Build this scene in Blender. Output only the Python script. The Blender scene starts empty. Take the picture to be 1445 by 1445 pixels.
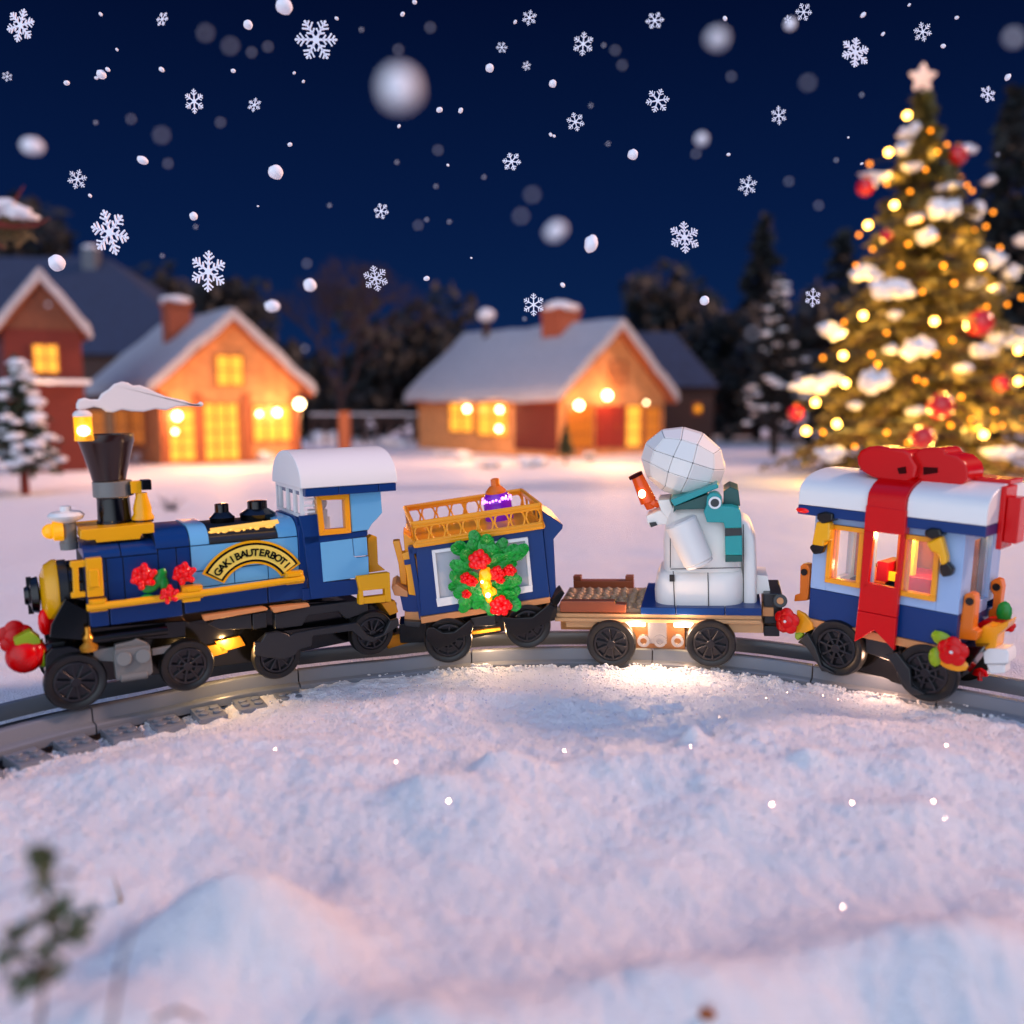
import bpy, bmesh, math, random
import numpy as np
from mathutils import Vector, Matrix, Euler, noise as mnoise

random.seed(7)
sc = bpy.context.scene
COL = sc.collection
PI = math.pi

# ---------------------------------------------------------------- camera
F = 1250.0            # focal length in photo pixels (photo is 1445 px square)
HC = 3.75             # camera height above the snow plain
PITCH = math.atan((722.5-570)/F)
cd = bpy.data.cameras.new('camera'); cam = bpy.data.objects.new('camera', cd); COL.objects.link(cam)
cam.location = (0, 0, HC); cam.rotation_euler = (PI/2-PITCH, 0, 0)
cd.sensor_width = 36; cd.lens = 36*F/1445.0
cd.clip_start = 0.05; cd.clip_end = 2000
cd.dof.use_dof = True; cd.dof.focus_distance = 12.0
cd.dof.aperture_fstop = (cd.lens/1000.0)/0.16
sc.camera = cam

# ---------------------------------------------------------------- world: dusk, last light behind the photographer
w = bpy.data.worlds.new("World"); sc.world = w; w.use_nodes = True
nt = w.node_tree; nt.nodes.clear()
def N(t, **k):
    n = nt.nodes.new(t)
    for a, b in k.items(): setattr(n, a, b)
    return n
L = nt.links.new
out = N('ShaderNodeOutputWorld'); bg = N('ShaderNodeBackground'); L(bg.outputs[0], out.inputs[0])
tc = N('ShaderNodeTexCoord'); sp = N('ShaderNodeSeparateXYZ'); L(tc.outputs['Generated'], sp.inputs[0])
gd = Vector((-.32, -.92, .24)).normalized()      # where the last light stands in the sky
m1 = N('ShaderNodeVectorMath', operation='DOT_PRODUCT'); m1.inputs[1].default_value = gd; L(tc.outputs['Generated'], m1.inputs[0])
mr = N('ShaderNodeMapRange', interpolation_type='SMOOTHSTEP'); mr.inputs[1].default_value = 0.45; mr.inputs[2].default_value = .97; L(m1.outputs['Value'], mr.inputs[0])
mz = N('ShaderNodeMapRange', interpolation_type='SMOOTHSTEP'); mz.inputs[1].default_value = 0.42; mz.inputs[2].default_value = 1.0; L(sp.outputs[2], mz.inputs[0])
rp = N('ShaderNodeValToRGB'); L(sp.outputs[2], rp.inputs[0])
rp.color_ramp.elements[0].position = 0.0; rp.color_ramp.elements[0].color = (.0035, .020, .085, 1)
rp.color_ramp.elements[1].position = 0.42; rp.color_ramp.elements[1].color = (.0006, .0035, .024, 1)
e = rp.color_ramp.elements.new(0.2); e.color = (.0018, .0105, .056, 1)
mzz = N('ShaderNodeMix', data_type='RGBA'); L(mz.outputs[0], mzz.inputs[0]); L(rp.outputs[0], mzz.inputs[6]); mzz.inputs[7].default_value = (.10, .22, .66, 1)
mx = N('ShaderNodeMix', data_type='RGBA'); L(mr.outputs[0], mx.inputs[0]); L(mzz.outputs[2], mx.inputs[6])
mx.inputs[7].default_value = (1.36, 1.54, 1.85, 1)
L(mx.outputs[2], bg.inputs[0]); bg.inputs[1].default_value = 1.0

# ---------------------------------------------------------------- one soft lamp: afterglow from beyond the village
sd = bpy.data.lights.new('afterglow_sun', 'SUN'); sun = bpy.data.objects.new('afterglow_sun', sd); COL.objects.link(sun)
sd.energy = 3.3; sd.angle = math.radians(8); sd.color = (1.0, .56, .40)
SUN_EL, SUN_AZ = math.radians(31), math.radians(76)      # from beyond the houses, to the right
dv = Vector((math.sin(SUN_AZ)*math.cos(SUN_EL), math.cos(SUN_AZ)*math.cos(SUN_EL), math.sin(SUN_EL)))
sun.rotation_euler = dv.to_track_quat('Z', 'Y').to_euler()
sc.view_settings.view_transform = 'Standard'; sc.view_settings.look = 'None'
sc.view_settings.exposure = 0.0; sc.view_settings.gamma = 1.0
sc.cycles.use_denoising = True
sc.cycles.max_bounces = 6; sc.cycles.sample_clamp_indirect = 4.0

# ================================================================ helpers
FW = Vector((0, math.cos(PITCH), -math.sin(PITCH))); UP = Vector((0, math.sin(PITCH), math.cos(PITCH))); O = Vector((0, 0, HC))
def ray(px, py): return Vector((1, 0, 0))*((px-722.5)/F) + UP*(-(py-722.5)/F) + FW
def P(px, py, Y):
    d = ray(px, py); return O + d*(Y/d.y)
def G(px, py, z=0.0):
    d = ray(px, py); return O + d*((z-HC)/d.z)
def lin(c):
    r = []
    for v in c:
        v = v/255.0; r.append(v/12.92 if v <= .04045 else ((v+.055)/1.055)**2.4)
    return tuple(r)+(1,)

def tag(o, label=None, cat=None, group=None, kind=None):
    if label: o['label'] = label
    if cat: o['category'] = cat
    if group: o['group'] = group
    if kind: o['kind'] = kind
    return o
def empty(name, mat=None, label=None, cat=None, group=None, parent=None):
    o = bpy.data.objects.new(name, None); COL.objects.link(o); o.empty_display_size = .2
    if parent: o.parent = parent
    if mat is not None: o.matrix_basis = mat
    return tag(o, label, cat, group)

MATS = {}
def mat(name, c, rough=.35, metal=0, emit=None, es=0, bump=0, bscale=30, var=0, trans=0, alpha=1, coat=0, sss=0, spec=.5):
    if name in MATS: return MATS[name]
    m = bpy.data.materials.new(name); m.use_nodes = True; t = m.node_tree; b = t.nodes['Principled BSDF']
    if len(c) == 3: c = lin(c)
    b.inputs['Base Color'].default_value = c; b.inputs['Roughness'].default_value = rough; b.inputs['Metallic'].default_value = metal
    b.inputs['Transmission Weight'].default_value = trans; b.inputs['Alpha'].default_value = alpha; b.inputs['Coat Weight'].default_value = coat
    b.inputs['Specular IOR Level'].default_value = spec
    if emit: b.inputs['Emission Color'].default_value = lin(emit) if len(emit) == 3 else emit; b.inputs['Emission Strength'].default_value = es
    if var or bump:
        tcn = t.nodes.new('ShaderNodeTexCoord'); nz = t.nodes.new('ShaderNodeTexNoise'); nz.inputs['Scale'].default_value = bscale; nz.inputs['Detail'].default_value = 4
        t.links.new(tcn.outputs['Object'], nz.inputs['Vector'])
        if var:
            rm = t.nodes.new('ShaderNodeMapRange'); rm.inputs[1].default_value = .3; rm.inputs[2].default_value = .7; rm.inputs[3].default_value = 1-var; rm.inputs[4].default_value = 1+var
            t.links.new(nz.outputs[0], rm.inputs[0])
            vm = t.nodes.new('ShaderNodeVectorMath'); vm.operation = 'SCALE'; vm.inputs[0].default_value = c[:3]; t.links.new(rm.outputs[0], vm.inputs['Scale']); t.links.new(vm.outputs[0], b.inputs['Base Color'])
        if bump:
            bp = t.nodes.new('ShaderNodeBump'); bp.inputs['Strength'].default_value = bump; bp.inputs['Distance'].default_value = .02
            t.links.new(nz.outputs[0], bp.inputs['Height']); t.links.new(bp.outputs[0], b.inputs['Normal'])
    MATS[name] = m; return m

class MB:
    """collects shapes, build() links them as ONE mesh object"""
    def __init__(s): s.bm = bmesh.new()
    def _pr(s, vs, fs):
        v = [s.bm.verts.new(p) for p in vs]
        for f in fs:
            try: s.bm.faces.new([v[i] for i in f])
            except ValueError: pass
        return s
    def box(s, x0, x1, y0, y1, z0, z1, M=None):
        c = [Vector((x, y, z)) for z in (z0, z1) for (x, y) in ((x0, y0), (x1, y0), (x1, y1), (x0, y1))]
        if M: c = [M @ p for p in c]
        return s._pr(c, [(0, 3, 2, 1), (4, 5, 6, 7), (0, 1, 5, 4), (1, 2, 6, 5), (2, 3, 7, 6), (3, 0, 4, 7)])
    def poly(s, pts, y0, y1):          # outline in x,z extruded along y
        n = len(pts)
        v = [(x, y0, z) for x, z in pts]+[(x, y1, z) for x, z in pts]
        return s._pr(v, [tuple(range(n)), tuple(range(2*n-1, n-1, -1))]+[(i, i+n, (i+1) % n+n, (i+1) % n) for i in range(n)])
    def prismx(s, pts, x0, x1):        # outline in y,z extruded along x
        n = len(pts)
        v = [(x0, y, z) for y, z in pts]+[(x1, y, z) for y, z in pts]
        return s._pr(v, [tuple(range(n)), tuple(range(2*n-1, n-1, -1))]+[(i, i+n, (i+1) % n+n, (i+1) % n) for i in range(n)])
    def cyl(s, a, b, r0, r1=None, n=16):
        a = Vector(a); b = Vector(b); r1 = r0 if r1 is None else r1
        d = (b-a).normalized(); u = d.orthogonal().normalized(); w_ = d.cross(u)
        v = [a+(u*math.cos(2*PI*i/n)+w_*math.sin(2*PI*i/n))*r0 for i in range(n)]+[b+(u*math.cos(2*PI*i/n)+w_*math.sin(2*PI*i/n))*r1 for i in range(n)]
        return s._pr(v, [tuple(range(n-1, -1, -1)), tuple(range(n, 2*n))]+[(i, (i+1) % n, (i+1) % n+n, i+n) for i in range(n)])
    def lathe(s, o, prof, n=24, axis='z', close=False):   # prof: (r, h)
        o = Vector(o); rows = []
        for r, h in prof:
            row = []
            for i in range(n):
                a = 2*PI*i/n; c, q = math.cos(a)*r, math.sin(a)*r
                p = {'z': (c, q, h), 'y': (c, h, -q), 'x': (h, c, q)}[axis]
                row.append(s.bm.verts.new(o+Vector(p)))
            rows.append(row)
        pr = list(zip(rows[:-1], rows[1:]))
        if close: pr.append((rows[-1], rows[0]))
        for A, B in pr:
            for i in range(n):
                try: s.bm.faces.new((A[i], A[(i+1) % n], B[(i+1) % n], B[i]))
                except ValueError: pass
        if not close:
            for R_, rev in ((rows[0], True), (rows[-1], False)):
                try: s.bm.faces.new(R_[::-1] if rev else R_)
                except ValueError: pass
        return s
    def tube(s, pts, rs, n=8):
        pts = [Vector(p) for p in pts]
        if not hasattr(rs, '__len__'): rs = [rs]*len(pts)
        rows = []; u = None
        for i, p in enumerate(pts):
            d = (pts[min(i+1, len(pts)-1)]-pts[max(i-1, 0)]).normalized()
            if u is None: u = d.orthogonal().normalized()
            else:
                u = u-d*u.dot(d); u = u.normalized() if u.length > 1e-6 else d.orthogonal().normalized()
            w_ = d.cross(u)
            rows.append([s.bm.verts.new(p+(u*math.cos(2*PI*k/n)+w_*math.sin(2*PI*k/n))*rs[i]) for k in range(n)])
        for A, B in zip(rows[:-1], rows[1:]):
            for k in range(n): s.bm.faces.new((A[k], A[(k+1) % n], B[(k+1) % n], B[k]))
        s.bm.faces.new(rows[0][::-1]); s.bm.faces.new(rows[-1]); return s
    def ball(s, c, r, sub=2, M=None, jit=0, seed=0):
        r = Vector(r) if hasattr(r, '__len__') else Vector((r, r, r)); c = Vector(c)
        g = bmesh.ops.create_icosphere(s.bm, subdivisions=sub, radius=1)
        for v in g['verts']:
            q = v.co.copy()
            if jit: q *= 1+jit*mnoise.noise(q*1.7+Vector((seed*3.1, seed, 0)))
            q = Vector((q.x*r.x, q.y*r.y, q.z*r.z))
            if M: q = M @ q
            v.co = c+q
        return s
    def build(s, name, m, parent=None, smooth=35, bevel=0, M=None, label=None):
        bmesh.ops.recalc_face_normals(s.bm, faces=s.bm.faces)
        if smooth:
            cs = math.radians(smooth)
            for f in s.bm.faces: f.smooth = True
            for e_ in s.bm.edges:
                if len(e_.link_faces) == 2 and e_.calc_face_angle(0) > cs: e_.smooth = False
        me = bpy.data.meshes.new(name); s.bm.to_mesh(me); s.bm.free()
        me.materials.append(m if not isinstance(m, str) else MATS[m])
        o = bpy.data.objects.new(name, me); COL.objects.link(o)
        if parent: o.parent = parent
        if M is not None: o.matrix_basis = M
        if bevel:
            md = o.modifiers.new('bevel', 'BEVEL'); md.width = bevel; md.segments = 2; md.limit_method = 'ANGLE'; md.angle_limit = math.radians(40); md.harden_normals = True
        if label: o['label'] = label
        return o

def top(name, mb, m, label, cat, group=None, kind=None, **k):
    """a thing that is one mesh: origin moved to its base"""
    o = mb.build(name, m, **k); tag(o, label, cat, group, kind)
    vs = [v.co for v in o.data.vertices]
    c = Vector(((min(v.x for v in vs)+max(v.x for v in vs))/2, (min(v.y for v in vs)+max(v.y for v in vs))/2, min(v.z for v in vs)))
    o.data.transform(Matrix.Translation(-c)); o.location = o.location+c
    return o

class Frame:
    """a car's own frame: x along the car, y away from the camera, z up; q() turns a photo pixel into car coordinates on the plane y = ly"""
    def __init__(s, A, B, roll=0):
        s.A = A; x = (B-A).normalized(); y = Vector((0, 0, 1)).cross(x).normalized(); z = x.cross(y)
        c, q = math.cos(roll), math.sin(roll); y, z = y*c+z*q, z*c-y*q
        s.x, s.y, s.z = x, y, z
        s.M = Matrix(((x.x, y.x, z.x, A.x), (x.y, y.y, z.y, A.y), (x.z, y.z, z.z, A.z), (0, 0, 0, 1)))
    def q(s, px, py, ly=0.0):
        d = ray(px, py); o = O-s.A
        t = (ly-o.dot(s.y))/d.dot(s.y); p = o+d*t
        return p.dot(s.x), p.dot(s.z)
    def v(s, px, py, ly=0.0):
        a, b = s.q(px, py, ly); return Vector((a, ly, b))
    def sc(s, px, py, ly=0.0):      # units per photo pixel there
        a = s.v(px, py, ly); return (s.A+s.x*a.x+s.y*a.y+s.z*a.z-O).dot(FW)/F

# track circle
TC = Vector((0.3, 4.6)); TR = 8.0
def ydepth(px, py, rad):
    d = ray(px, py); a, b = d.x/d.y, 1.0      # p = (a*Y, Y)
    A_ = a*a+1; B_ = -2*(a*TC.x+TC.y); C_ = TC.x**2+TC.y**2-rad*rad
    return (-B_+math.sqrt(B_*B_-4*A_*C_))/(2*A_)
def carframe(a, b, rad=7.36, da=0, db=0, roll=0):
    return Frame(P(a[0], a[1], ydepth(a[0], a[1], rad)+da), P(b[0], b[1], ydepth(b[0], b[1], rad)+db), roll)

# numpy value noise
_rng = np.random.RandomState(3); _T = _rng.rand(256, 256)
def vn(x, y):
    xi = np.floor(x).astype(int); yi = np.floor(y).astype(int); fx = x-xi; fy = y-yi
    fx = fx*fx*(3-2*fx); fy = fy*fy*(3-2*fy); a = xi & 255; b = yi & 255; a1 = (a+1) & 255; b1 = (b+1) & 255
    return (_T[a, b]*(1-fx)+_T[a1, b]*fx)*(1-fy)+(_T[a, b1]*(1-fx)+_T[a1, b1]*fx)*fy
def fbm(x, y, o=4, g=.5):
    s_ = 0; a = 1; n_ = 0
    for i in range(o): s_ = s_+a*(vn(x*2**i+17.3*i, y*2**i+5.1*i)-.5); n_ += a; a *= g
    return s_/n_*2
def grid_mesh(X, Y, Z):
    n, m = X.shape
    co = np.stack([X, Y, Z], -1).reshape(-1, 3).astype(np.float32)
    i = np.arange((n-1)*(m-1)); r = i//(m-1); c = i % (m-1); a = r*m+c
    f = np.stack([a, a+1, a+m+1, a+m], 1).astype(np.int32)
    me = bpy.data.meshes.new('snow'); me.vertices.add(len(co)); me.vertices.foreach_set('co', co.ravel())
    me.loops.add(f.size); me.loops.foreach_set('vertex_index', f.ravel())
    me.polygons.add(len(f)); me.polygons.foreach_set('loop_start', np.arange(0, f.size, 4, dtype=np.int32)); me.polygons.foreach_set('loop_total', np.full(len(f), 4, dtype=np.int32))
    me.polygons.foreach_set('use_smooth', np.ones(len(f), dtype=bool)); me.update(); me.validate(); return me

# ================================================================ materials
mat('navy', (6, 50, 112), .3, spec=.35); mat('light_blue', (104, 174, 220), .22); mat('yellow', (240, 172, 8), .2); mat('gold', (244, 160, 24), .2)
mat('copper', (205, 138, 84), .4); mat('black', (7, 7, 8), .14); mat('rubber', (14, 15, 17), .35); mat('charcoal', (34, 36, 39), .3)
mat('grey', (112, 113, 112), .35); mat('rail_grey', (114, 120, 131), .22, bump=.1, bscale=8); mat('white', (232, 232, 232), .3)
mat('red', (205, 2, 6), .22, spec=.35); mat('dark_red', (60, 1, 3), .6, spec=.1); mat('green', (10, 140, 48), .3); mat('lime', (140, 170, 20), .3)
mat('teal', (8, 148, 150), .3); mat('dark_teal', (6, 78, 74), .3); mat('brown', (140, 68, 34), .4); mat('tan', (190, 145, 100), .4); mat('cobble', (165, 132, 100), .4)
mat('funnel', (42, 22, 18), .2); mat('seam', (8, 12, 22), .6); mat('wheel_metal', (.045, .045, .05, 1), .22, metal=.85); mat('purple', (92, 22, 176), .15, coat=.4)
mat('smoke', (235, 225, 222), .3, sss=0); mat('steel', (150, 150, 155), .25, metal=.8); mat('orange', (226, 112, 16), .3)
mat('brass', (205, 140, 40), .3, metal=.6)
mat('amber_glow', (240, 160, 20), .2, emit=(255, 190, 30), es=3.0); mat('hot_glow', (255, 240, 200), .3, emit=(255, 232, 170), es=9)
mat('lamp_amber', (250, 170, 10), .1, emit=(255, 170, 10), es=.5)
mat('glass', (225, 230, 240), .05, trans=1.0, alpha=1); mat('glass_clear', (235, 240, 250), .05, alpha=.10, spec=.6)
mat('translucent_red', (225, 0, 8), .1, emit=(255, 0, 0), es=.12)
# ================================================================ track height profile (from the near rail)
RIDGE = 7.62
_rp = [(-60, 1046), (0, 1030), (100, 1004), (230, 978), (340, 955), (450, 941), (560, 930), (680, 917), (810, 913), (960, 916), (1070, 927), (1200, 947), (1330, 969), (1445, 990), (1520, 1005)]
_ang = []; _zz = []
for a_, b_ in _rp:
    p_ = P(a_, b_, ydepth(a_, b_, RIDGE)); _ang.append(math.atan2(p_.x-TC.x, p_.y-TC.y)); _zz.append(p_.z)
def zr(th): return float(np.interp(th, _ang, _zz))
# snow edge in front of the track, from the photo's crust line, as radius against angle
_se = [(-80, 1105), (0, 1086), (90, 1052), (160, 1034), (240, 1010), (300, 992), (340, 976), (420, 958), (520, 947), (700, 941), (850, 941), (1000, 944), (1100, 958), (1200, 974), (1300, 984), (1400, 1002), (1500, 1012)]
_sa = []; _sr = []
for a_, b_ in _se:
    p_ = G(a_, b_, .12)
    for _k in range(3): _t = math.atan2(p_.x-TC.x, p_.y-TC.y); p_ = G(a_, b_, zr(_t)-.20-.12*min(1, max(0, (-_t-.38)/.2)))
    _sa.append(math.atan2(p_.x-TC.x, p_.y-TC.y)); _sr.append(math.hypot(p_.x-TC.x, p_.y-TC.y)-.10*min(1, max(0, (-_t-.38)/.2)))

def ground_z(X, Y, fine=True):
    X = np.asarray(X, float); Y = np.asarray(Y, float)
    R_ = np.hypot(X-TC.x, Y-TC.y); TH = np.arctan2(X-TC.x, Y-TC.y)
    rail = np.interp(TH, _ang, _zz)
    edge = np.interp(TH, _sa, _sr)+.06*fbm(X*3.1, Y*3.1, 3)
    inside = edge-R_                          # >0 in front of the track
    behind = R_-(TR+.98+.1*fbm(X*1.2+9, Y*1.2, 2))
    z = .22+.10*fbm(X*.35, Y*.35, 3)+.035*fbm(X*1.3+4, Y*1.3, 3)
    near = 1/(1+np.exp((Y-10.8)*1.6))
    z = z+near*(.14*fbm(X*.7+2, Y*.9+7, 2)+.03*np.abs(fbm(X*2.1, Y*2.6, 3)))
    # soft mounds and a few clods of the foreground
    for px, py, h, sx, sy in ((345, 1240, .75, .8, .42), (1330, 1262, .62, 1.1, .42), (960, 1300, .5, .9, .4), (620, 1340, .3, 1.0, .4), (160, 1330, .3, .6, .3), (600, 1105, .18, .45, .2), (720, 1080, .17, .3, .15), (978, 1056, .2, .14, .09), (1140, 1078, .13, .2, .1), (40, 1300, .2, .8, .5), (500, 1075, .08, .3, .15), (740, 1420, .2, 1.2, .4), (1290, 1120, .08, .5, .15)):
        c = G(px, py, .25); z = z+h*np.exp(-((X-c.x)/sx)**2-((Y-c.y)/sy)**2)
    z = z-.30*np.clip(8.3-Y, 0, 5)+near*.10*fbm(X*.9+5, Y*1.3+1, 3)
    if fine:
        k = near+.35*(1-near)
        z = z+k*(.022*fbm(X*5, Y*6, 3)+.018*fbm(X*13, Y*15, 3))
        cr_ = np.clip(1.6-abs(Y-9.8)*.45, 0, 1); z = z+cr_*(.030*np.abs(fbm(X*9, Y*9, 2))+.05*np.clip(fbm(X*3.3+8, Y*3.9, 3)-.12, 0, 1))
    crust = np.clip(rail-.20-.12*np.clip((-TH-.38)/.2, 0, 1)+.05*fbm(X*7, Y*7, 2)+.03*fbm(X*2.2, Y*2.2, 2), -1, 9)
    f = 1/(1+np.exp(-(R_-6.4)*4))             # near the track the snow follows the rail
    zf = z*(1-f)+crust*f
    if fine: zf = zf+f*.022*np.abs(fbm(X*11, Y*11, 2))
    s1 = np.clip(inside/.07, 0, 1); s1 = s1*s1*(3-2*s1)
    s2 = np.clip(behind/.25, 0, 1); s2 = s2*s2*(3-2*s2)
    bed = -.02+np.minimum(rail-.42, 0)
    front = bed+(zf-bed)*s1
    zb = np.where(R_ > TR, .04+.14*fbm(X*.15, Y*.15, 3)+.07*fbm(X*.7, Y*.8, 3)+.03*fbm(X*2.3, Y*2.3, 2)*np.clip((22-Y)/8, 0, 1)+.3*np.clip((Y-20)/60, 0, 1)*fbm(X*.06, Y*.06, 2), 0)
    back = bed+(zb-bed)*s2
    zz_ = np.where(R_ > TR-.2, back, front)
    return zz_
def gz(x, y): return float(ground_z([x], [y], False)[0])

def snow_mat():
    m = bpy.data.materials.new('snow'); m.use_nodes = True; t = m.node_tree; b = t.nodes['Principled BSDF']
    b.inputs['Base Color'].default_value = (.84, .85, .90, 1); b.inputs['Roughness'].default_value = .55; b.inputs['Specular IOR Level'].default_value = .35
    tcn = t.nodes.new('ShaderNodeTexCoord')
    n1 = t.nodes.new('ShaderNodeTexNoise'); n1.inputs['Scale'].default_value = 28; n1.inputs['Detail'].default_value = 5; n1.inputs['Roughness'].default_value = .65
    n2 = t.nodes.new('ShaderNodeTexVoronoi'); n2.inputs['Scale'].default_value = 34
    for n in (n1, n2): t.links.new(tcn.outputs['Object'], n.inputs['Vector'])
    b1 = t.nodes.new('ShaderNodeBump'); b1.inputs['Strength'].default_value = .8; b1.inputs['Distance'].default_value = .05; t.links.new(n1.outputs[0], b1.inputs['Height'])
    b2 = t.nodes.new('ShaderNodeBump'); b2.inputs['Strength'].default_value = .5; b2.inputs['Distance'].default_value = .03; t.links.new(n2.outputs[0], b2.inputs['Height']); t.links.new(b1.outputs[0], b2.inputs['Normal'])
    t.links.new(b2.outputs[0], b.inputs['Normal'])
    MATS['snow'] = m; return m
snow_mat()
mat('snow_cap', (.76, .76, .80, 1), .6, bump=.5, bscale=14)
mat('bed', (.006, .006, .007, 1), .5, bump=.8, bscale=20, spec=.15); mat('roof_snow_dimmed', (.36, .36, .40, 1), .7, bump=.5, bscale=3, var=.12); mat('snow_dimmed_blue', (34, 48, 76), .8, bump=.4, bscale=2, var=.2)  # both roof materials are snow with the dim village light put into colour

ys = list(np.arange(3.0, 13.4, .034)); y_ = ys[-1]; st = .04
while y_ < 420: st *= 1.045; y_ += st; ys.append(y_)
xs = list(np.arange(-8.0, 8.01, .034)); x_ = 8.0; st = .05; r_ = []
while x_ < 330: st *= 1.10; x_ += st; r_.append(x_)
xs = [-v for v in r_[::-1]]+xs+r_
X, Y = np.meshgrid(np.array(xs), np.array(ys)); Z = ground_z(X, Y)
g = bpy.data.objects.new('snow_ground', grid_mesh(X, Y, Z)); COL.objects.link(g); g.data.materials.append(MATS['snow']); g['kind'] = 'structure'
# dark ground under the track
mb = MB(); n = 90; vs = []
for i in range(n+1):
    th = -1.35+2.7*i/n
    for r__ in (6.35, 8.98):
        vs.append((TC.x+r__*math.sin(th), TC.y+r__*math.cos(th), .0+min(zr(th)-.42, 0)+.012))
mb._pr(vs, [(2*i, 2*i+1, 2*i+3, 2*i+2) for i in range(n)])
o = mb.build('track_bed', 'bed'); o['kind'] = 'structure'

# crumbs of snow along the crust edges
rnd = random.Random(11)
mb = MB(); cnt = 0; base = bmesh.new(); bmesh.ops.create_icosphere(base, subdivisions=1, radius=1)
bv = [v.co.copy() for v in base.verts]; bf = [[v.index for v in f.verts] for f in base.faces]; base.free()
CV = []; CF = []
def crumb(x, y, z, s):
    R3 = Euler((rnd.uniform(0, 6), rnd.uniform(0, 6), rnd.uniform(0, 6))).to_matrix(); o_ = len(CV)
    for v in bv:
        q = R3 @ (v*(.65+.5*rnd.random())); CV.append((x+q.x*s, y+q.y*s, z+q.z*s*.8))
    for f in bf: CF.append([i+o_ for i in f])
for i in range(2600):
    px = rnd.uniform(-60, 1500); th = np.interp(px, [a for a, b in _se], _sa); r__ = np.interp(th, _sa, _sr)-abs(rnd.gauss(0, .16))+.04
    x, y = TC.x+r__*math.sin(th), TC.y+r__*math.cos(th); z = float(ground_z([x], [y])[0]); crumb(x, y, z+.012, rnd.choice((.012, .018, .022, .03)))
for i in range(6500):
    y = rnd.uniform(7.2, 11.8); x = rnd.uniform(-.6, .6)*y; z = float(ground_z([x], [y])[0])
    if math.hypot(x-TC.x, y-TC.y) < 7.2: crumb(x, y, z+.004, rnd.choice((.005, .006, .008, .010, .013, .017)))
me = bpy.data.meshes.new('crumbs'); me.from_pydata(CV, [], CF); me.materials.append(MATS['snow']); me.polygons.foreach_set('use_smooth', [True]*len(CF))
o = bpy.data.objects.new('snow_crumbs', me); COL.objects.link(o); tag(o, 'loose crumbs of snow along the crust in front of the rails', 'snow crumbs', kind='stuff')

# ================================================================ toy track
track = empty('toy_track', Matrix.Translation((TC.x, TC.y+TR, 0)), 'curved grey plastic toy railway track with block sleepers half under the snow', 'toy track')
TMI = Matrix.Translation((-TC.x, -TC.y-TR, 0))
def sweep(prof, name, m, t0=-1.2, t1=1.2, n=110):
    b = MB(); rows = []
    for i in range(n+1):
        th = t0+(t1-t0)*i/n; z0 = zr(th)
        rows.append([b.bm.verts.new((TC.x+r_*math.sin(th), TC.y+r_*math.cos(th), z0+h)) for r_, h in prof])
    k = len(prof)
    for A_, B_ in zip(rows[:-1], rows[1:]):
        for j in range(k): b.bm.faces.new((A_[j], A_[(j+1) % k], B_[(j+1) % k], B_[j]))
    b.bm.faces.new(rows[0]); b.bm.faces.new(rows[-1])
    return b.build(name, m, track, smooth=30, M=TMI)
# near rail in section pieces with a joint between them
def near(name_t0, t1): pass
prof_near = [(RIDGE-.035, 0), (RIDGE+.05, 0), (RIDGE+.06, -.28), (RIDGE-.17, -.28), (RIDGE-.17, -.185), (RIDGE-.155, -.17), (RIDGE-.07, -.155), (RIDGE-.05, -.015)]
prof_far = [(8.46, 0), (8.54, 0), (8.56, -.13), (8.66, -.15), (8.66, -.19), (8.45, -.19), (8.45, -.02)]
joints = [-1.2, -.765, -.43, -.115, .22, .50, .70, 1.2]
for a_, b_ in zip(joints[:-1], joints[1:]):
    sweep(prof_near, 'rail', 'rail_grey', a_+.0012, b_-.0012, 26); sweep(prof_far, 'rail', 'rail_grey', a_+.0012, b_-.0012, 26)
for i in range(34):
    th = -1.16+i*.0705; z0 = zr(th); b = MB()
    Mx = Matrix.Translation((TC.x, TC.y, 0)) @ Matrix.Rotation(-th, 4, 'Z')
    zt_ = z0-(.225 if th < -.36 else .285); b.box(-.17, .17, 6.98, 7.44, zt_-.13, zt_, Mx)
    for sx in (-.08, .08):
        for ry in (7.12, 7.28): b.cyl(Mx @ Vector((sx, ry, zt_)), Mx @ Vector((sx, ry, zt_+.03)), .055, n=14)
    b.build('sleeper', 'rail_grey', track, bevel=.008, M=TMI)

# glitter: tiny flat ice crystals lying on the snow
mat('glitter', (.95, .95, 1, 1), .08, metal=.95)
vs = []; fs = []
for i in range(2600):
    y = rnd.uniform(6.5, 11.8); x = rnd.uniform(-.6, .6)*y
    if math.hypot(x-TC.x, y-TC.y) > 7.2: continue
    c = Vector((x, y, float(ground_z([x], [y])[0])+.008)); u = Vector((rnd.gauss(0, 1), rnd.gauss(0, 1), rnd.gauss(0, .6))).normalized(); v = u.orthogonal().normalized(); s_ = rnd.uniform(.004, .009); o_ = len(vs)
    vs += [c-u*s_, c+v*s_, c+u*s_, c-v*s_]; fs.append((o_, o_+1, o_+2, o_+3))
me = bpy.data.meshes.new('glitter'); me.from_pydata([tuple(v) for v in vs], [], fs); me.materials.append(MATS['glitter'])
o = bpy.data.objects.new('ice_glitter', me); COL.objects.link(o); tag(o, 'tiny glinting ice crystals scattered over the near snow', 'ice crystals', kind='stuff')
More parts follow.
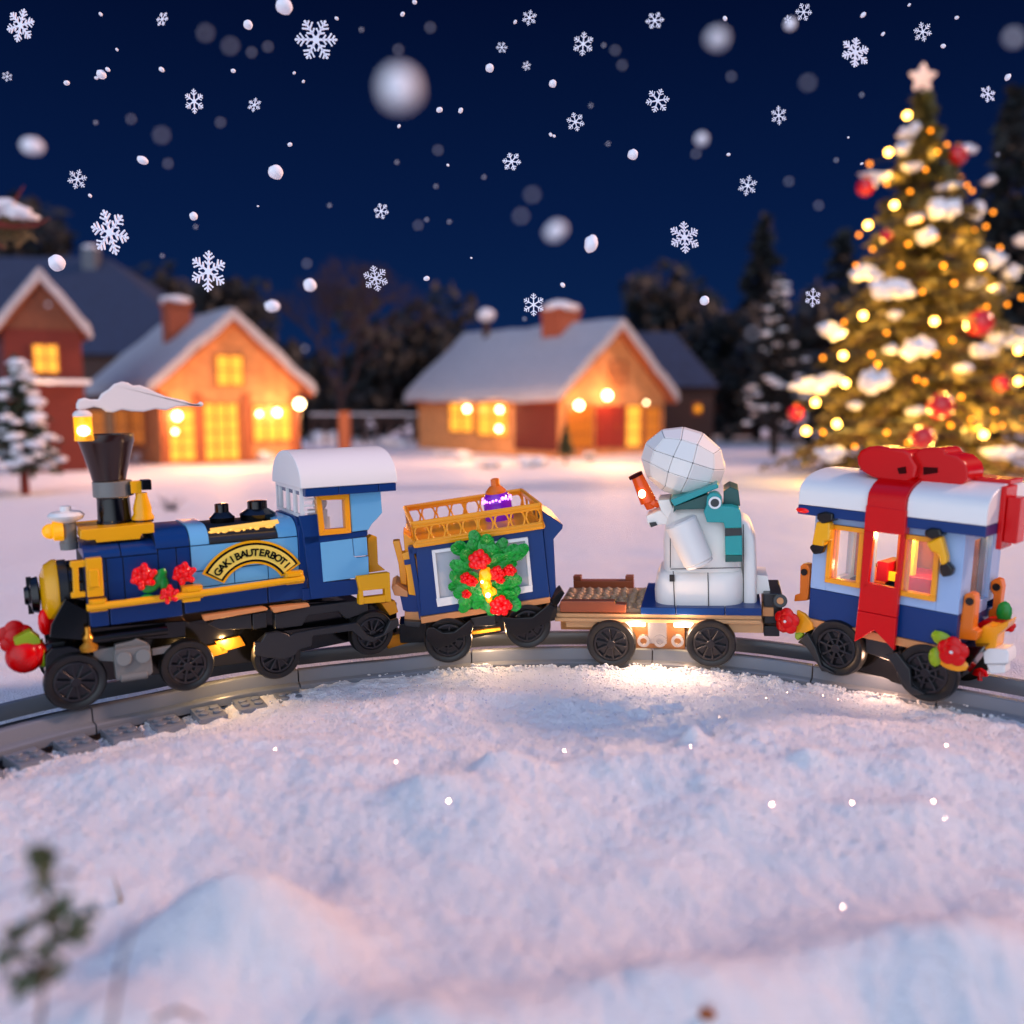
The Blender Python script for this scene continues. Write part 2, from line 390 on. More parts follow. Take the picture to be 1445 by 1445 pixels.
# ================================================================ train helpers
def wheel(Fr, par, px, py, rp, ly=.0, w_=.15, style=0, flip=False):
    """rubber tyre, spoked centre"""
    c = Fr.v(px, py, ly); r = rp*Fr.sc(px, py, ly); s = 1 if not flip else -1
    b = MB()
    b.lathe(c, [(.02, .05*s), (.66*r, .05*s), (.66*r, (w_-.02)*s), (.02, (w_-.02)*s)], 32, 'y')
    b.lathe(c, [(.6*r, .0), (.70*r, .0), (.72*r, .03*s), (.70*r, .08*s), (.6*r, .08*s)], 40, 'y', close=True)
    ns = 10 if style == 0 else 8
    for k in range(ns):
        a = 2*PI*k/ns+.2; M_ = Matrix.Translation(c) @ Matrix.Rotation(a, 4, 'Y')
        y0, y1 = sorted((-.004*s, .055*s)); b.box(.15*r, .62*r, y0, y1, -.045*r, .045*r, M_)
    b.lathe(c, [(.02, -.012*s), (.16*r, -.012*s), (.2*r, .01*s), (.2*r, .06*s), (.02, .06*s)], 20, 'y')
    if style == 1: b.lathe(c, [(.30*r, -.0), (.36*r, -.0), (.36*r, .05*s), (.30*r, .05*s)], 28, 'y', close=True)
    wh = b.build('wheel', 'wheel_metal', par, bevel=.006)
    t = MB(); y = [(.70, .015), (.74, 0), (.95, 0), (1, .035), (1, .12), (.96, .15), (.7, .15)]
    t.lathe(c, [(a*r, h*s) for a, h in y], 56, 'y', close=True); t.build('tyre', 'rubber', wh, smooth=50)
    return wh
def wheelset(Fr, par, px, py, rp, ly=.02, W=1.3, style=0):
    wheel(Fr, par, px, py, rp, ly, style=style)
    c = Fr.v(px, py, ly); r = rp*Fr.sc(px, py, ly)
    t = MB(); t.lathe((c.x, W-.2, c.z), [(.05, 0), (r*.7, 0), (r, .03), (r, .12), (r*.95, .15), (.05, .15)], 32, 'y'); t.build('wheel', 'rubber', par)
    a = MB(); a.cyl((c.x, .16, c.z), (c.x, W-.2, c.z), .05); a.build('axle', 'black', par)
def fpoly(Fr, pts, y0, y1, b=None, ly=None):
    b = b or MB(); ly = y0 if ly is None else ly
    return b.poly([Fr.q(x, y, ly) for x, y in pts], y0, y1)
def fbox(Fr, px0, py0, px1, py1, y0, y1, b=None, ly=None):
    """box whose near face has opposite corners at the two pixels"""
    b = b or MB(); ly = y0 if ly is None else ly
    a, c = Fr.q(px0, py0, ly), Fr.q(px1, py1, ly)
    return b.box(min(a[0], c[0]), max(a[0], c[0]), y0, y1, min(a[1], c[1]), max(a[1], c[1]))
def crop(s, ox, oy, pts): return [(ox+x/s, oy+y/s) for x, y in pts]
def barrel(y0, y1, zb, zs, zt, n=9, k=1.0):
    """outline in y,z: upright sides to zs, rounded over to zt"""
    c = (y0+y1)/2; pts = [(y0, zb)]
    for i in range(n+1):
        a = PI*i/n; pts.append((c-(y1-y0)/2*math.cos(a), zs+(zt-zs)*(math.sin(a)**k)))
    return pts+[(y1, zb)]
def rbarrel(y0, y1, zb, zs, zt, cr=.3, n=6):
    pts = [(y0, zb)]
    for i in range(n+1):
        a = PI/2*i/n; pts.append((y0+cr*(1-math.cos(a)), zs+(zt-zs)*math.sin(a)))
    for i in range(n, -1, -1):
        a = PI/2*i/n; pts.append((y1-cr*(1-math.cos(a)), zs+(zt-zs)*math.sin(a)))
    return pts+[(y1, zb)]
def flower(Fr, par, px, py, rp, ly, m='red', yaw=0, name='flower', dot=True):
    c = Fr.v(px, py, ly); r = rp*Fr.sc(px, py, ly); b = MB()
    for k in range(5):
        a = 2*PI*k/5+.3
        b.ball(c+Vector((math.cos(a)*r*.48, -.01-.008*(k % 2), math.sin(a)*r*.48)), (r*.56, .03, r*.56), 3)
    b.ball(c+Vector((0, -.02, 0)), (r*.6, .045, r*.6), 3)
    o = b.build(name, m, par, smooth=60)
    if dot: MB().ball(c+Vector((0, -.065, 0)), r*.12, 2).build('flower_centre', 'white', o)
    return o
def berry_flower(Fr, par, px, py, rp, ly):
    c = Fr.v(px, py, ly); r = rp*Fr.sc(px, py, ly); b = MB(); rr = random.Random(int(px))
    b.ball(c, (r*.8, .07, r*.8), 2)
    for k in range(14):
        a = 2*PI*k/14*2.4; q = r*math.sqrt((k+.5)/14)*.85; b.ball(c+Vector((math.cos(a)*q, -.05-.03*rr.random(), math.sin(a)*q)), r*.25, 2)
    return b.build('flower', 'translucent_red', par, smooth=60)
def point(name, loc, e, col=(1, .6, .25), r=.05, parent=None):
    l = bpy.data.lights.new(name, 'POINT'); l.energy = e; l.color = col; l.shadow_soft_size = r
    o = bpy.data.objects.new(name, l); COL.objects.link(o)
    if parent: o.parent = parent
    o.location = loc; return o
def text_mesh(b, ch, M):
    cu = bpy.data.curves.new('t', 'FONT'); cu.body = ch; cu.size = 1; cu.extrude = .06; cu.align_x = 'CENTER'; cu.offset = .03
    o = bpy.data.objects.new('t', cu); COL.objects.link(o); dg = bpy.context.evaluated_depsgraph_get(); dg.update()
    me = bpy.data.meshes.new_from_object(o.evaluated_get(dg)); me.transform(M); b.bm.from_mesh(me)
    bpy.data.meshes.remove(me); bpy.data.objects.remove(o); bpy.data.curves.remove(cu)

# ================================================================ locomotive
E = carframe((125, 888), (505, 838), da=.04, db=-.02)
eng = empty('toy_locomotive', E.M, 'blue and yellow brick-built toy steam locomotive with funnel, arched name plate and white cab roof', 'toy locomotive', 'vehicles of the toy train')
q = E.q; BY0, BY1 = .08, 1.22
c1 = lambda pts: crop(4.817, 0, 520, pts)
c2 = lambda pts: crop(4.25, 0, 760, pts)
c3 = lambda pts: crop(4.129, 250, 600, pts)
z_sk = q(200, 846, BY0)[1]           # where the side panels meet the skirt
zs = q(300, 768, BY0)[1]; ztop = q(272, 741, BY0+.3)[1]; zsf = q(150, 788, BY0)[1]; ztf = q(150, 764, BY0+.3)[1]
X_ = lambda px, py=800, ly=BY0: q(px, py, ly)[0]
gp = .006
# boiler: core + panels
b = MB(); b.prismx(rbarrel(BY0+.03, BY1-.03, .0, zsf-.02, ztf-.02), X_(119), X_(222)); b.prismx(rbarrel(BY0+.03, BY1-.03, 0, zs-.02, ztop-.02), X_(221), X_(424)); boiler = b.build('boiler', 'seam', eng)
def shell(xa, xb, zb, zs_, zt_, b, side=True):
    top_ = rbarrel(BY0, BY1, zs_+gp, zs_+gp+.004, zt_); b.prismx(top_, xa+gp, xb-gp)
b = MB()
for a_, d_ in ((118, 172), (172, 224)): shell(X_(a_), X_(d_), 0, zsf, ztf, b)
shell(X_(221), X_(270), 0, zs, ztop, b)
for a_, d_, za in ((118, 150, zsf), (150, 174, zsf), (174, 224, zsf), (224, 250, zs), (250, 270, zs)):
    zm = (z_sk+za)*.5 if a_ in (118, 250) else None
    for u0, u1 in (((z_sk, za),) if zm is None else ((z_sk, zm), (zm, za))):
        for y0, y1 in ((BY0, BY0+.1), (BY1-.1, BY1)): b.box(X_(a_)+gp, X_(d_)-gp, y0, y1, u0+gp, u1-gp)
b.build('navy_panels', 'navy', boiler, bevel=.012)
b = MB(); shell(X_(270), X_(298), 0, zs, ztop+.012, b); shell(X_(394), X_(422), 0, zs, ztop+.012, b)
z1 = q(340, 822, BY0)[1]
for (a_, d_, u0, u1) in ((270, 422, z_sk-.02, z1), (270, 330, z1, z1+.2), (330, 378, z1, z1+.2), (378, 422, z1, z1+.2), (270, 422, z1+.2, zs)):
    for y0, y1 in ((BY0-.01, BY0+.1), (BY1-.1, BY1+.01)): b.box(X_(a_)+gp, X_(d_)-gp, y0, y1, u0+gp, u1-gp)
b.build('light_blue_panels', 'light_blue', boiler, bevel=.01)
b = MB(); b.prismx(rbarrel(BY0-.01, BY1+.01, zs+.01, zs+.02, q(340, 752, BY0+.1)[1], cr=.12), X_(298), X_(394)); b.build('vent_strip', 'charcoal', boiler, bevel=.008)
b = MB(); b.prismx(rbarrel(BY0-.03, BY1+.03, z_sk, zs, ztop+.03), X_(422), X_(432)); b.build('boiler_band', 'navy', boiler, bevel=.008)
# skirt
b = MB()
zk = q(300, 864, .05)[1]
for a_, d_, lo in ((126, 155, 0), (155, 259, 0), (261, 380, .02), (380, 433, .02)):
    b.box(X_(a_, 870, .05)+gp, X_(d_, 870, .05)-gp, .05, 1.25, lo, z_sk-.01)
b.build('skirt', 'navy', eng, bevel=.012)
# front drum
cy = .65; zc = q(90, 835, cy)[1]; x0 = q(90, 835, .3)[0]
r_d = 50*E.sc(80, 835)
b = MB(); b.lathe((0, cy, zc), [(.05, x0-.23), (r_d*.55, x0-.23), (r_d*.86, x0-.18), (r_d, x0-.09), (r_d, x0-.04), (.05, x0-.04)], 40, 'x'); drum = b.build('smokebox_front', 'yellow', eng, bevel=.01)
b = MB(); b.lathe((0, cy, zc), [(.05, x0-.04), (r_d*.97, x0-.04), (r_d*.97, x0+.06), (.05, x0+.06)], 40, 'x'); b.build('smokebox_ring', 'charcoal', eng, bevel=.008)
b = MB(); b.lathe((0, cy, zc), [(.05, x0+.06), (r_d*.93, x0+.06), (r_d*.93, X_(121)+.02), (.05, X_(121)+.02)], 40, 'x'); b.build('smokebox', 'black', eng, bevel=.008)
b = MB(); b.lathe((0, cy, zc), [(.03, x0-.40), (.10, x0-.40), (.12, x0-.35), (.2, x0-.33), (.22, x0-.25), (.05, x0-.23)], 24, 'x')
for s_ in (-1, 1): b.box(x0-.37, x0-.31, cy-.03, cy+.03, zc+s_*.16-.06, zc+s_*.16+.06)
b.build('smokebox_knob', 'black', drum, bevel=.01)
b = MB(); b.ball((x0-.22, cy-.18, zc-.30), (.07, .1, .16), 2); b.build('berry', 'translucent_red', drum)
# yellow bracket + panel
b = MB()
fpoly(E, c2([(420, 140), (515, 130), (515, 170), (470, 175), (478, 320), (515, 318), (515, 350), (428, 360), (424, 330), (440, 325), (434, 178), (420, 172)]), -.02, .06, b)
fpoly(E, c2([(512, 125), (610, 115), (625, 345), (525, 355)]), -.03, BY0+.02, b)
fpoly(E, c2([(530, 190), (590, 185), (598, 290), (538, 295)]), -.05, -.028, b)
b.build('valve_bracket', 'yellow', eng, bevel=.01)
# handrail with clips
b = MB(); b.tube([E.v(122, 858, -.05), E.v(300, 835, -.05), E.v(429, 816, -.05)], .045, 14)
for px, py in ((140, 856), (275, 838), (417, 817)):
    fbox(E, px-13, py+9, px+11, py-12, -.04, .09, b); fbox(E, px-11, py-2, px+9, py-9, -.09, .0, b)
fbox(E, 258, 851, 282, 826, -.07, .06, b)
b.build('handrail', 'yellow', eng, bevel=.008)
# name plate
A0 = Vector(E.q(283, 808, .05)).to_2d() if False else None
pc = [E.q(x, y, .05) for x, y in ((304, 811), (357, 779), (408, 801))]
def circ(a, b_, c):
    ax, ay = a; bx, by = b_; cx, cy_ = c; d = 2*(ax*(by-cy_)+bx*(cy_-ay)+cx*(ay-by))
    ux = ((ax*ax+ay*ay)*(by-cy_)+(bx*bx+by*by)*(cy_-ay)+(cx*cx+cy_*cy_)*(ay-by))/d
    uy = ((ax*ax+ay*ay)*(cx-bx)+(bx*bx+by*by)*(ax-cx)+(cx*cx+cy_*cy_)*(bx-ax))/d
    return ux, uy, math.hypot(ax-ux, ay-uy)
ux, uz, ur = circ(*pc); a0 = math.atan2(pc[0][1]-uz, pc[0][0]-ux); a1 = math.atan2(pc[2][1]-uz, pc[2][0]-ux)
def arc_band(r0, r1, t0, t1, y0, y1, b, n=24):
    o_ = [(ux+r1*math.cos(t0+(t1-t0)*i/n), uz+r1*math.sin(t0+(t1-t0)*i/n)) for i in range(n+1)]
    i_ = [(ux+r0*math.cos(t0+(t1-t0)*i/n), uz+r0*math.sin(t0+(t1-t0)*i/n)) for i in range(n+1)]
    for k in range(n): b.poly([o_[k], o_[k+1], i_[k+1], i_[k]], y0, y1)
    return b
bmesh_w = .118
plate = arc_band(ur-bmesh_w-.028, ur+bmesh_w+.028, a0+.10, a1-.07, .04, .064, MB()).build('name_plate', 'yellow', eng, smooth=20, label='arched cream yellow name plate with black border and lettering')
arc_band(ur-bmesh_w, ur+bmesh_w, a0+.06, a1-.035, .036, .058, MB()).build('plate_border', 'black', plate, smooth=20)
mat('plate_yellow', (240, 212, 92), .35)
arc_band(ur-bmesh_w+.028, ur+bmesh_w-.028, a0+.03, a1-.01, .03, .05, MB()).build('plate_face', 'plate_yellow', plate, smooth=20)
b = MB(); TXT = 'GAKIBAUTERBOTI'
for i, ch in enumerate(TXT):
    t = a0-.01+(a1-a0+.03)*(i+.5)/len(TXT); rr = ur-.044
    M_ = Matrix.Translation((ux+rr*math.cos(t), .03, uz+rr*math.sin(t))) @ Matrix.Rotation(PI/2-t, 4, 'Y') @ Matrix.Rotation(PI/2, 4, 'X') @ Matrix.Scale(.125, 4)
    text_mesh(b, ch, M_)
b.build('lettering', 'black', plate, smooth=0)
# chimney stack
CY = .65
def ring(b, pts, ly=CY, n=36):
    """lathe upright about an axis through the middle of the listed (left px, right px, py) rows"""
    cx = None; prof = []
    for l, r, y in pts:
        a, z = E.q(l, y, ly); c, _ = E.q(r, y, ly); prof.append(((c-a)/2, z)); cx = (a+c)/2 if cx is None else cx
    b.lathe((cx, ly, 0), prof, n); return b
b = MB(); fpoly(E, c1([(545, 1100), (700, 1085), (1048, 1050), (1050, 1118), (965, 1125), (950, 1160), (800, 1172), (655, 1186), (650, 1165), (590, 1170), (545, 1160)]), .22, 1.08, b, ly=.22); b.build('chimney_plate', 'yellow', eng, bevel=.01)
ch = ring(MB(), [(137, 189, 751), (138, 189, 736), (139, 188, 735), (139, 186, 706), (137, 185, 703)]).build('chimney', 'black', eng, smooth=30)
ring(MB(), [(131, 188, 702), (131, 188, 692), (130, 187, 691), (130, 187, 680)]).build('collar', 'grey', ch, bevel=.01, smooth=30)
b = MB(); ring(b, [(130, 178, 679), (127, 180, 668), (109, 187, 626), (108, 188, 624), (108, 188, 614), (112, 184, 614), (116, 180, 626), (135, 168, 660)]); b.build('funnel', 'funnel', ch, smooth=30)
# flame brick and smoke
lx, lz = E.q(119, 622, .35); sc_ = E.sc(119, 610, .35)
b = MB(); b.lathe((lx, .35, lz), [(12.5*sc_, 0), (12.5*sc_, 6*sc_), (12*sc_, 7*sc_), (12*sc_, 34*sc_), (8*sc_, 40*sc_)], 24)
cdl = b.build('smoke_lamp', mat('amber_clear', (250, 180, 30), .1, trans=.0, alpha=.45, emit=(255, 170, 10), es=.8), ch)
b = MB(); b.ball((lx, .35, lz+14*sc_), (9*sc_, 9*sc_, 8*sc_), 2); b.build('bulb', 'hot_glow', cdl)
b = MB(); b.lathe((lx, .35, lz+34*sc_), [(12.5*sc_, 0), (12.5*sc_, 4*sc_), (9*sc_, 8*sc_), (5*sc_, 9*sc_)], 24); b.build('lamp_cap', 'smoke', cdl)
sm = c1([(520, 240), (535, 210), (575, 198), (620, 210), (670, 208), (690, 170), (740, 140), (775, 105), (830, 88), (870, 95), (905, 115), (950, 112), (1000, 130), (1060, 160), (1130, 190), (1200, 205), (1250, 215), (1310, 240), (1345, 240), (1365, 225), (1390, 235), (1380, 258), (1340, 258), (1270, 255), (1200, 262), (1130, 285), (1060, 275), (980, 295), (900, 292), (830, 280), (770, 300), (725, 295), (690, 270), (640, 262), (590, 275), (535, 285), (520, 270)])
b = MB(); fpoly(E, sm, .31, .39, b); o = b.build('smoke_plume', 'smoke', ch, smooth=60); md = o.modifiers.new('b', 'BEVEL'); md.width = .035; md.segments = 3; md.limit_method = 'ANGLE'; md.angle_limit = math.radians(60)
# whistle
b = MB(); x_, z_ = E.q(202, 733, .5); s_ = E.sc(202, 733, .5)
b.lathe((x_, .5, z_), [(15*s_, 0), (15*s_, 4*s_), (12*s_, 9*s_), (12.5*s_, 16*s_), (8*s_, 33*s_), (8*s_, 38*s_)], 20)
b.box(x_-14*s_, x_+0*s_, .44, .56, z_+38*s_, z_+55*s_); wh = b.build('whistle', 'yellow', eng, bevel=.008)
b = MB(); b.box(x_+0*s_, x_+13*s_, .42, .58, z_+42*s_, z_+56*s_); b.box(x_-16*s_, x_-10*s_, .46, .54, z_+36*s_, z_+50*s_); b.cyl((x_, .5, z_-3*s_), (x_, .5, z_), 14*s_); b.build('whistle_valve', 'black', wh, bevel=.008)
# head lamp
b = MB(); ring(b, [(85, 111, 776), (85, 112, 766), (87, 112, 765), (87, 112, 736)], .62); hl = b.build('head_lamp', 'grey', eng, smooth=30)
b = MB(); ring(b, [(84, 104, 739), (70, 118, 734), (67, 121, 729), (72, 117, 724), (86, 102, 721), (86, 102, 715), (88, 100, 714)], .62); b.build('lamp_dish', 'white', hl, smooth=40)
b = MB(); v_ = E.v(71, 750, .6); s_ = E.sc(71, 750, .6); b.ball(v_, 11*s_, 3); b.lathe((0, .6, v_.z), [(8*s_, v_.x), (14*s_, v_.x+4*s_), (15*s_, v_.x+16*s_)], 20, 'x'); b.build('lamp_lens', 'lamp_amber', hl)
# steam domes and golden grille
for pl, pr, y0, y1, y2 in ((296, 332, 741, 729, 712), (339, 389, 738, 724, 708)):
    m_ = (pl+pr)/2; h_ = (pr-pl)/2; b = MB(); dy = 0
    ring(b, [(pl+2, pr-2, y0), (pl, pr, y1+2), (pl+3, pr-3, y1), (m_-h_*.55, m_+h_*.55, y1-6), (m_-h_*.55, m_+h_*.55, y2), (m_-h_*.4, m_+h_*.4, y2-1)], .6)
    b.build('steam_dome', 'black', eng, smooth=30)
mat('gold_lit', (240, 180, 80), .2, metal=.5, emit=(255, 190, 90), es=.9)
b = MB(); b.tube([E.v(297, 750, .22), E.v(392, 737, .22)], .04, 10)
for k in range(11):
    px = 299+k*9; py = 752-k*1.3
    b.ball(E.v(px, py+rnd.uniform(-3, 4), .2), (rnd.uniform(.02, .06), .03, rnd.uniform(.02, .04)), 1); b.tube([E.v(px-3, py-4, .26), E.v(px+5, py+5, .2)], .012, 6)
b.build('golden_grille', 'gold_lit', eng)
# side flowers
for px, py, r in ((201, 813, 19), (258, 809, 17), (237, 838, 14)): berry_flower(E, eng, px, py, r, -.03)
b = MB()
for px, py, rx, rz_, a in ((225, 816, .075, .13, .5), (213, 828, .11, .07, -.3), (209, 845, .09, .06, .2), (231, 822, .06, .12, -.2)):
    b.ball(E.v(px, py, -.03), (rx, .035, rz_), 2, Matrix.Rotation(a, 3, 'Y'))
b.build('leaf', 'green', eng)
# front flowers
flower(E, eng, 21, 898, 23, .3, dot=False)
b = MB(); b.ball(E.v(35, 925, .2), (.2, .18, .2), 3); b.ball(E.v(50, 921, .2), (.12, .15, .17), 3); b.build('flower', 'red', eng)
b = MB(); b.cyl(E.v(54, 922, .25), E.v(62, 921, .25), .15, .17); fpoly(E, c2([(80, 605), (180, 555), (240, 600), (245, 630), (150, 650), (90, 640)]), .1, .3, b); b.build('leaf', 'lime', eng, bevel=.01)
b = MB(); b.cyl(E.v(62, 921, .25), E.v(74, 920, .25), .10, .12); fbox(E, 70, 935, 92, 905, .2, 1.1, b); b.build('buffer', 'charcoal', eng, bevel=.01)
# cab
cz = lambda px, py, ly=0: E.q(px, py, ly)[1]; cx_ = lambda px, py=760, ly=0: E.q(px, py, ly)[0]
CW = 1.16; xb0, xb1 = cx_(428, 840), cx_(506, 838)
zfl = cz(440, 846); z_roof = cz(440, 690)
b = MB()
b.box(xb0, xb1, .03, CW-.03, 0, cz(505, 822), None)
fpoly(E, c3([(738, 650), (828, 640), (860, 915), (1045, 900), (1060, 985), (782, 1015), (742, 700)]), 0, .06, b)
fpoly(E, c3([(712, 530), (812, 520), (835, 680), (740, 700), (735, 640)]), .0, .06, b)
fpoly(E, c3([(812, 520), (822, 515), (835, 645), (1105, 615), (1107, 645), (830, 690)]), .0, .06, b)
fpoly(E, c3([(738, 640), (1110, 600), (1110, 700), (745, 760)]), CW-.06, CW, b)
fpoly(E, c3([(738, 640), (790, 640), (860, 985), (782, 1015)]), CW-.06, CW, b)
b.box(xb0, xb0+.08, .06, CW-.06, .1, cz(430, 742)); b.build('cab_wall', 'navy', eng, bevel=.008)
b = MB()
fpoly(E, c3([(835, 685), (1020, 662), (1030, 765), (1048, 772), (1115, 765), (1118, 880), (852, 915)]), -.012, .05, b)
fpoly(E, c3([(1024, 662), (1105, 652), (1112, 758), (1034, 765)]), -.012, .05, b)
fpoly(E, c3([(1005, 385), (1185, 375), (1195, 510), (1165, 545), (1135, 575), (1115, 610), (1020, 622)]), -.012, .06, b)
fpoly(E, c3([(1005, 385), (1185, 375), (1195, 510), (1165, 545), (1135, 575), (1115, 610), (1020, 622)]), CW-.06, CW, b)
b.build('cab_panel', 'light_blue', eng, bevel=.008)
def frame_window(Fr, par, pts, t, y0, y1, m, glass='glass_clear', name='window'):
    o_ = [Fr.q(x, y, y0) for x, y in pts]; cx = sum(p[0] for p in o_)/4; cz_ = sum(p[1] for p in o_)/4
    i_ = [(x+(t if x < cx else -t), z+(t if z < cz_ else -t)) for x, z in o_]
    b = MB()
    for k in range(4): b.poly([o_[k], o_[(k+1) % 4], i_[(k+1) % 4], i_[k]], y0, y1)
    w_ = b.build(name, m, par, bevel=.006)
    b = MB(); ym = (y0+y1)/2; b.poly(i_, ym-.004, ym+.004); b.build('pane', glass, w_, smooth=0); return w_
cw = frame_window(E, eng, c3([(810, 408), (1003, 400), (1015, 628), (832, 645)]), .07, -.03, .09, 'gold')
frame_window(E, eng, c3([(810, 408), (1003, 400), (1015, 628), (832, 645)]), .07, CW-.06, CW+.03, 'gold')
# front cab glazing
b = MB(); zf0, zf1 = cz(425, 727), cz(425, 694); xf = cx_(424, 700)
for yy in (.02, .30, .62, .96, CW-.06): b.box(xf, xf+.05, yy, yy+.04, zf0, zf1)
b.box(xf, xf+.05, .02, CW-.02, zf0-.04, zf0); b.box(xf, xf+.05, .02, CW-.02, zf1, zf1+.06)
for k in range(4): b.box(xf+.05, cx_(444, 700), .005, .025, zf0+.02+k*.08, zf0+.045+k*.08)
fw = b.build('front_window', 'white', eng, bevel=.004)
MB().box(xf+.02, xf+.03, .04, CW-.04, zf0, zf1).build('pane', 'glass_clear', fw)
MB().box(xf+.05, cx_(446, 700), .012, .02, zf0, zf1).build('pane', 'glass_clear', fw)
b = MB(); b.box(cx_(470, 740)-.12, cx_(470, 740)+.1, .5, .7, cz(470, 760), cz(470, 725)); b.ball((cx_(472), .55, cz(470, 716)), .1, 2); b.box(cx_(455), cx_(495), .8, .9, cz(470, 760), cz(470, 740)); b.build('cab_fittings', 'white', eng, bevel=.01)
# roof
rx0, rx1 = E.q(424, 685, -.10)[0], E.q(561, 672, -.10)[0]; zr0 = E.q(424, 690, -.10)[1]
b = MB(); b.prismx(barrel(-.10, CW+.06, zr0, zr0+.03, zr0+.46, 16, 1.0), rx0, rx1); roof = b.build('cab_roof', 'white', eng, bevel=.012)
b = MB(); b.box(rx0+.06, rx0+.5, -.09, CW+.09, zr0-.11, zr0-.004); b.box(rx0+.508, rx1-.27, -.09, CW+.09, zr0-.11, zr0-.004); b.box(rx1-.262, rx1-.02, -.09, CW+.09, zr0-.11, zr0-.004); b.build('fascia', 'navy', roof, bevel=.008)
# rear yellow fittings
b = MB(); fpoly(E, c3([(1110, 660), (1135, 638), (1165, 650), (1172, 810), (1215, 845), (1120, 860)]), .3, .42, b); b.build('brake_lever', 'yellow', eng, bevel=.01)
b = MB(); o_ = c3([(1045, 880), (1240, 858), (1250, 1030), (1060, 1048)])
fpoly(E, c3([(1045, 880), (1240, 858), (1244, 950), (1065, 968)]), -.06, .05, b); fpoly(E, c3([(1062, 965), (1085, 965), (1090, 1045), (1062, 1048)]), -.06, .05, b)
fpoly(E, c3([(1212, 950), (1244, 950), (1250, 1030), (1215, 1030)]), -.06, .05, b); fpoly(E, c3([(1085, 1005), (1215, 990), (1215, 1032), (1090, 1042)]), -.06, .05, b)
b.build('step_ladder', 'yellow', eng, bevel=.01)
b = MB(); fpoly(E, c3([(1190, 1040), (1270, 1020), (1290, 1090), (1240, 1110)]), .1, .5, b); b.build('coupling', 'gold', eng, bevel=.01)
# chassis
b = MB()
fpoly(E, [(262, 878), (432, 850), (508, 846), (520, 864), (500, 880), (388, 892), (335, 886)], .10, 1.2, b)
fpoly(E, [(92, 845), (124, 862), (124, 886), (262, 876), (262, 900), (130, 905), (70, 900), (72, 882)], .12, 1.2, b)
fpoly(E, [(62, 890), (560, 850), (560, 892), (350, 935), (120, 965), (70, 955)], .45, .9, b)
b.build('chassis', 'black', eng, bevel=.01)
b = MB()
fpoly(E, c3([(570, 1100), (775, 1055), (1110, 1015), (1115, 1090), (985, 1130), (940, 1085), (760, 1110), (730, 1170), (570, 1190)]), .03, .12, b)
fpoly(E, c3([(225, 1130), (430, 1100), (435, 1185), (255, 1195), (180, 1160)]), .03, .12, b); fpoly(E, c3([(440, 1098), (520, 1088), (522, 1180), (442, 1190)]), .03, .12, b)
b.build('side_plate', 'charcoal', eng, bevel=.01)
b = MB()
fpoly(E, c3([(150, 1112), (500, 1060), (530, 1068), (525, 1080), (160, 1142)]), -.03, .08, b); fpoly(E, c3([(545, 1062), (765, 1038), (775, 1058), (565, 1095)]), -.03, .08, b)
b.build('running_board', 'copper', eng, bevel=.008)
b = MB(); b.tube([E.v(128, 903, .05), E.v(236, 889, .05)], .055, 14); b.build('brake_pipe', 'black', eng)
b = MB(); x_, z_ = E.q(126, 918, .03); b.lathe((x_, .03, z_), [(.09, 0), (.1, .05), (.05, .1), (.06, .15), (.03, .2), (.03, .28)], 14); b.build('valve', 'brass', eng)
b = MB()
fpoly(E, c2([(690, 670), (900, 640), (918, 800), (905, 820), (700, 855), (685, 720)]), -.08, .1, b); fpoly(E, c2([(690, 640), (790, 615), (820, 600), (880, 625), (885, 645), (690, 670)]), .0, .12, b)
for px, py in ((175, 930), (202, 926)): b.cyl(E.v(px, py, -.12), E.v(px, py, -.08), .085, n=20)
b.cyl(E.v(170, 957, -.06), E.v(208, 951, -.06), .05, n=12)
fpoly(E, c2([(910, 665), (1040, 640), (1045, 680), (912, 705)]), .02, .08, b); fpoly(E, c2([(560, 670), (690, 650), (690, 740), (560, 735)]), .05, .1, b)
b.build('cylinder_block', 'grey', eng, bevel=.012)
b = MB()
fpoly(E, c2([(270, 800), (275, 700), (310, 660), (420, 645), (540, 680), (560, 720), (420, 705), (330, 740), (300, 790), (280, 830)]), .05, .5, b)
b.build('mudguard', 'black', eng, bevel=.01)
b = MB()
fpoly(E, crop(5.558, 330, 840, [(160, 470), (165, 370), (215, 365), (255, 300), (350, 285), (420, 305), (440, 320), (480, 300), (620, 270), (960, 215), (985, 235), (1050, 310), (1100, 330), (1180, 300), (1230, 200), (1290, 180), (1300, 240), (1190, 310), (1090, 370), (1010, 350), (930, 280), (620, 320), (610, 400), (510, 430), (480, 470), (400, 500), (260, 490)]), -.12, -.05, b)
b.build('side_rod', 'charcoal', eng, bevel=.012)
for k, (px, py, r, st) in enumerate(((107, 963, 41, 0), (265, 940, 37, 1), (392, 926, 34, 0), (526, 894, 32, 0))): wheelset(E, eng, px, py, r, (-.02, -.02, -.03, -.03)[k], style=st)
b = MB()
for px, py in ((300, 915), (325, 905), (560, 900)): fpoly(E, [(px-22, py), (px+14, py-8), (px+22, py+6), (px-12, py+16)], .4, .8, b)
b.build('motor_block', 'brass', eng, bevel=.01)
point('fill_underlight', E.v(330, 918, .12), 24, (1, .58, .22), .025, eng); point('fill_underlight', E.v(262, 925, .3), 16, (1, .58, .2), .025, eng)  # added warm lights hidden under the engine to warm the snow
point('smoke_light', (lx, .28, lz+.2), .8, (1, .65, .2), .05, eng)
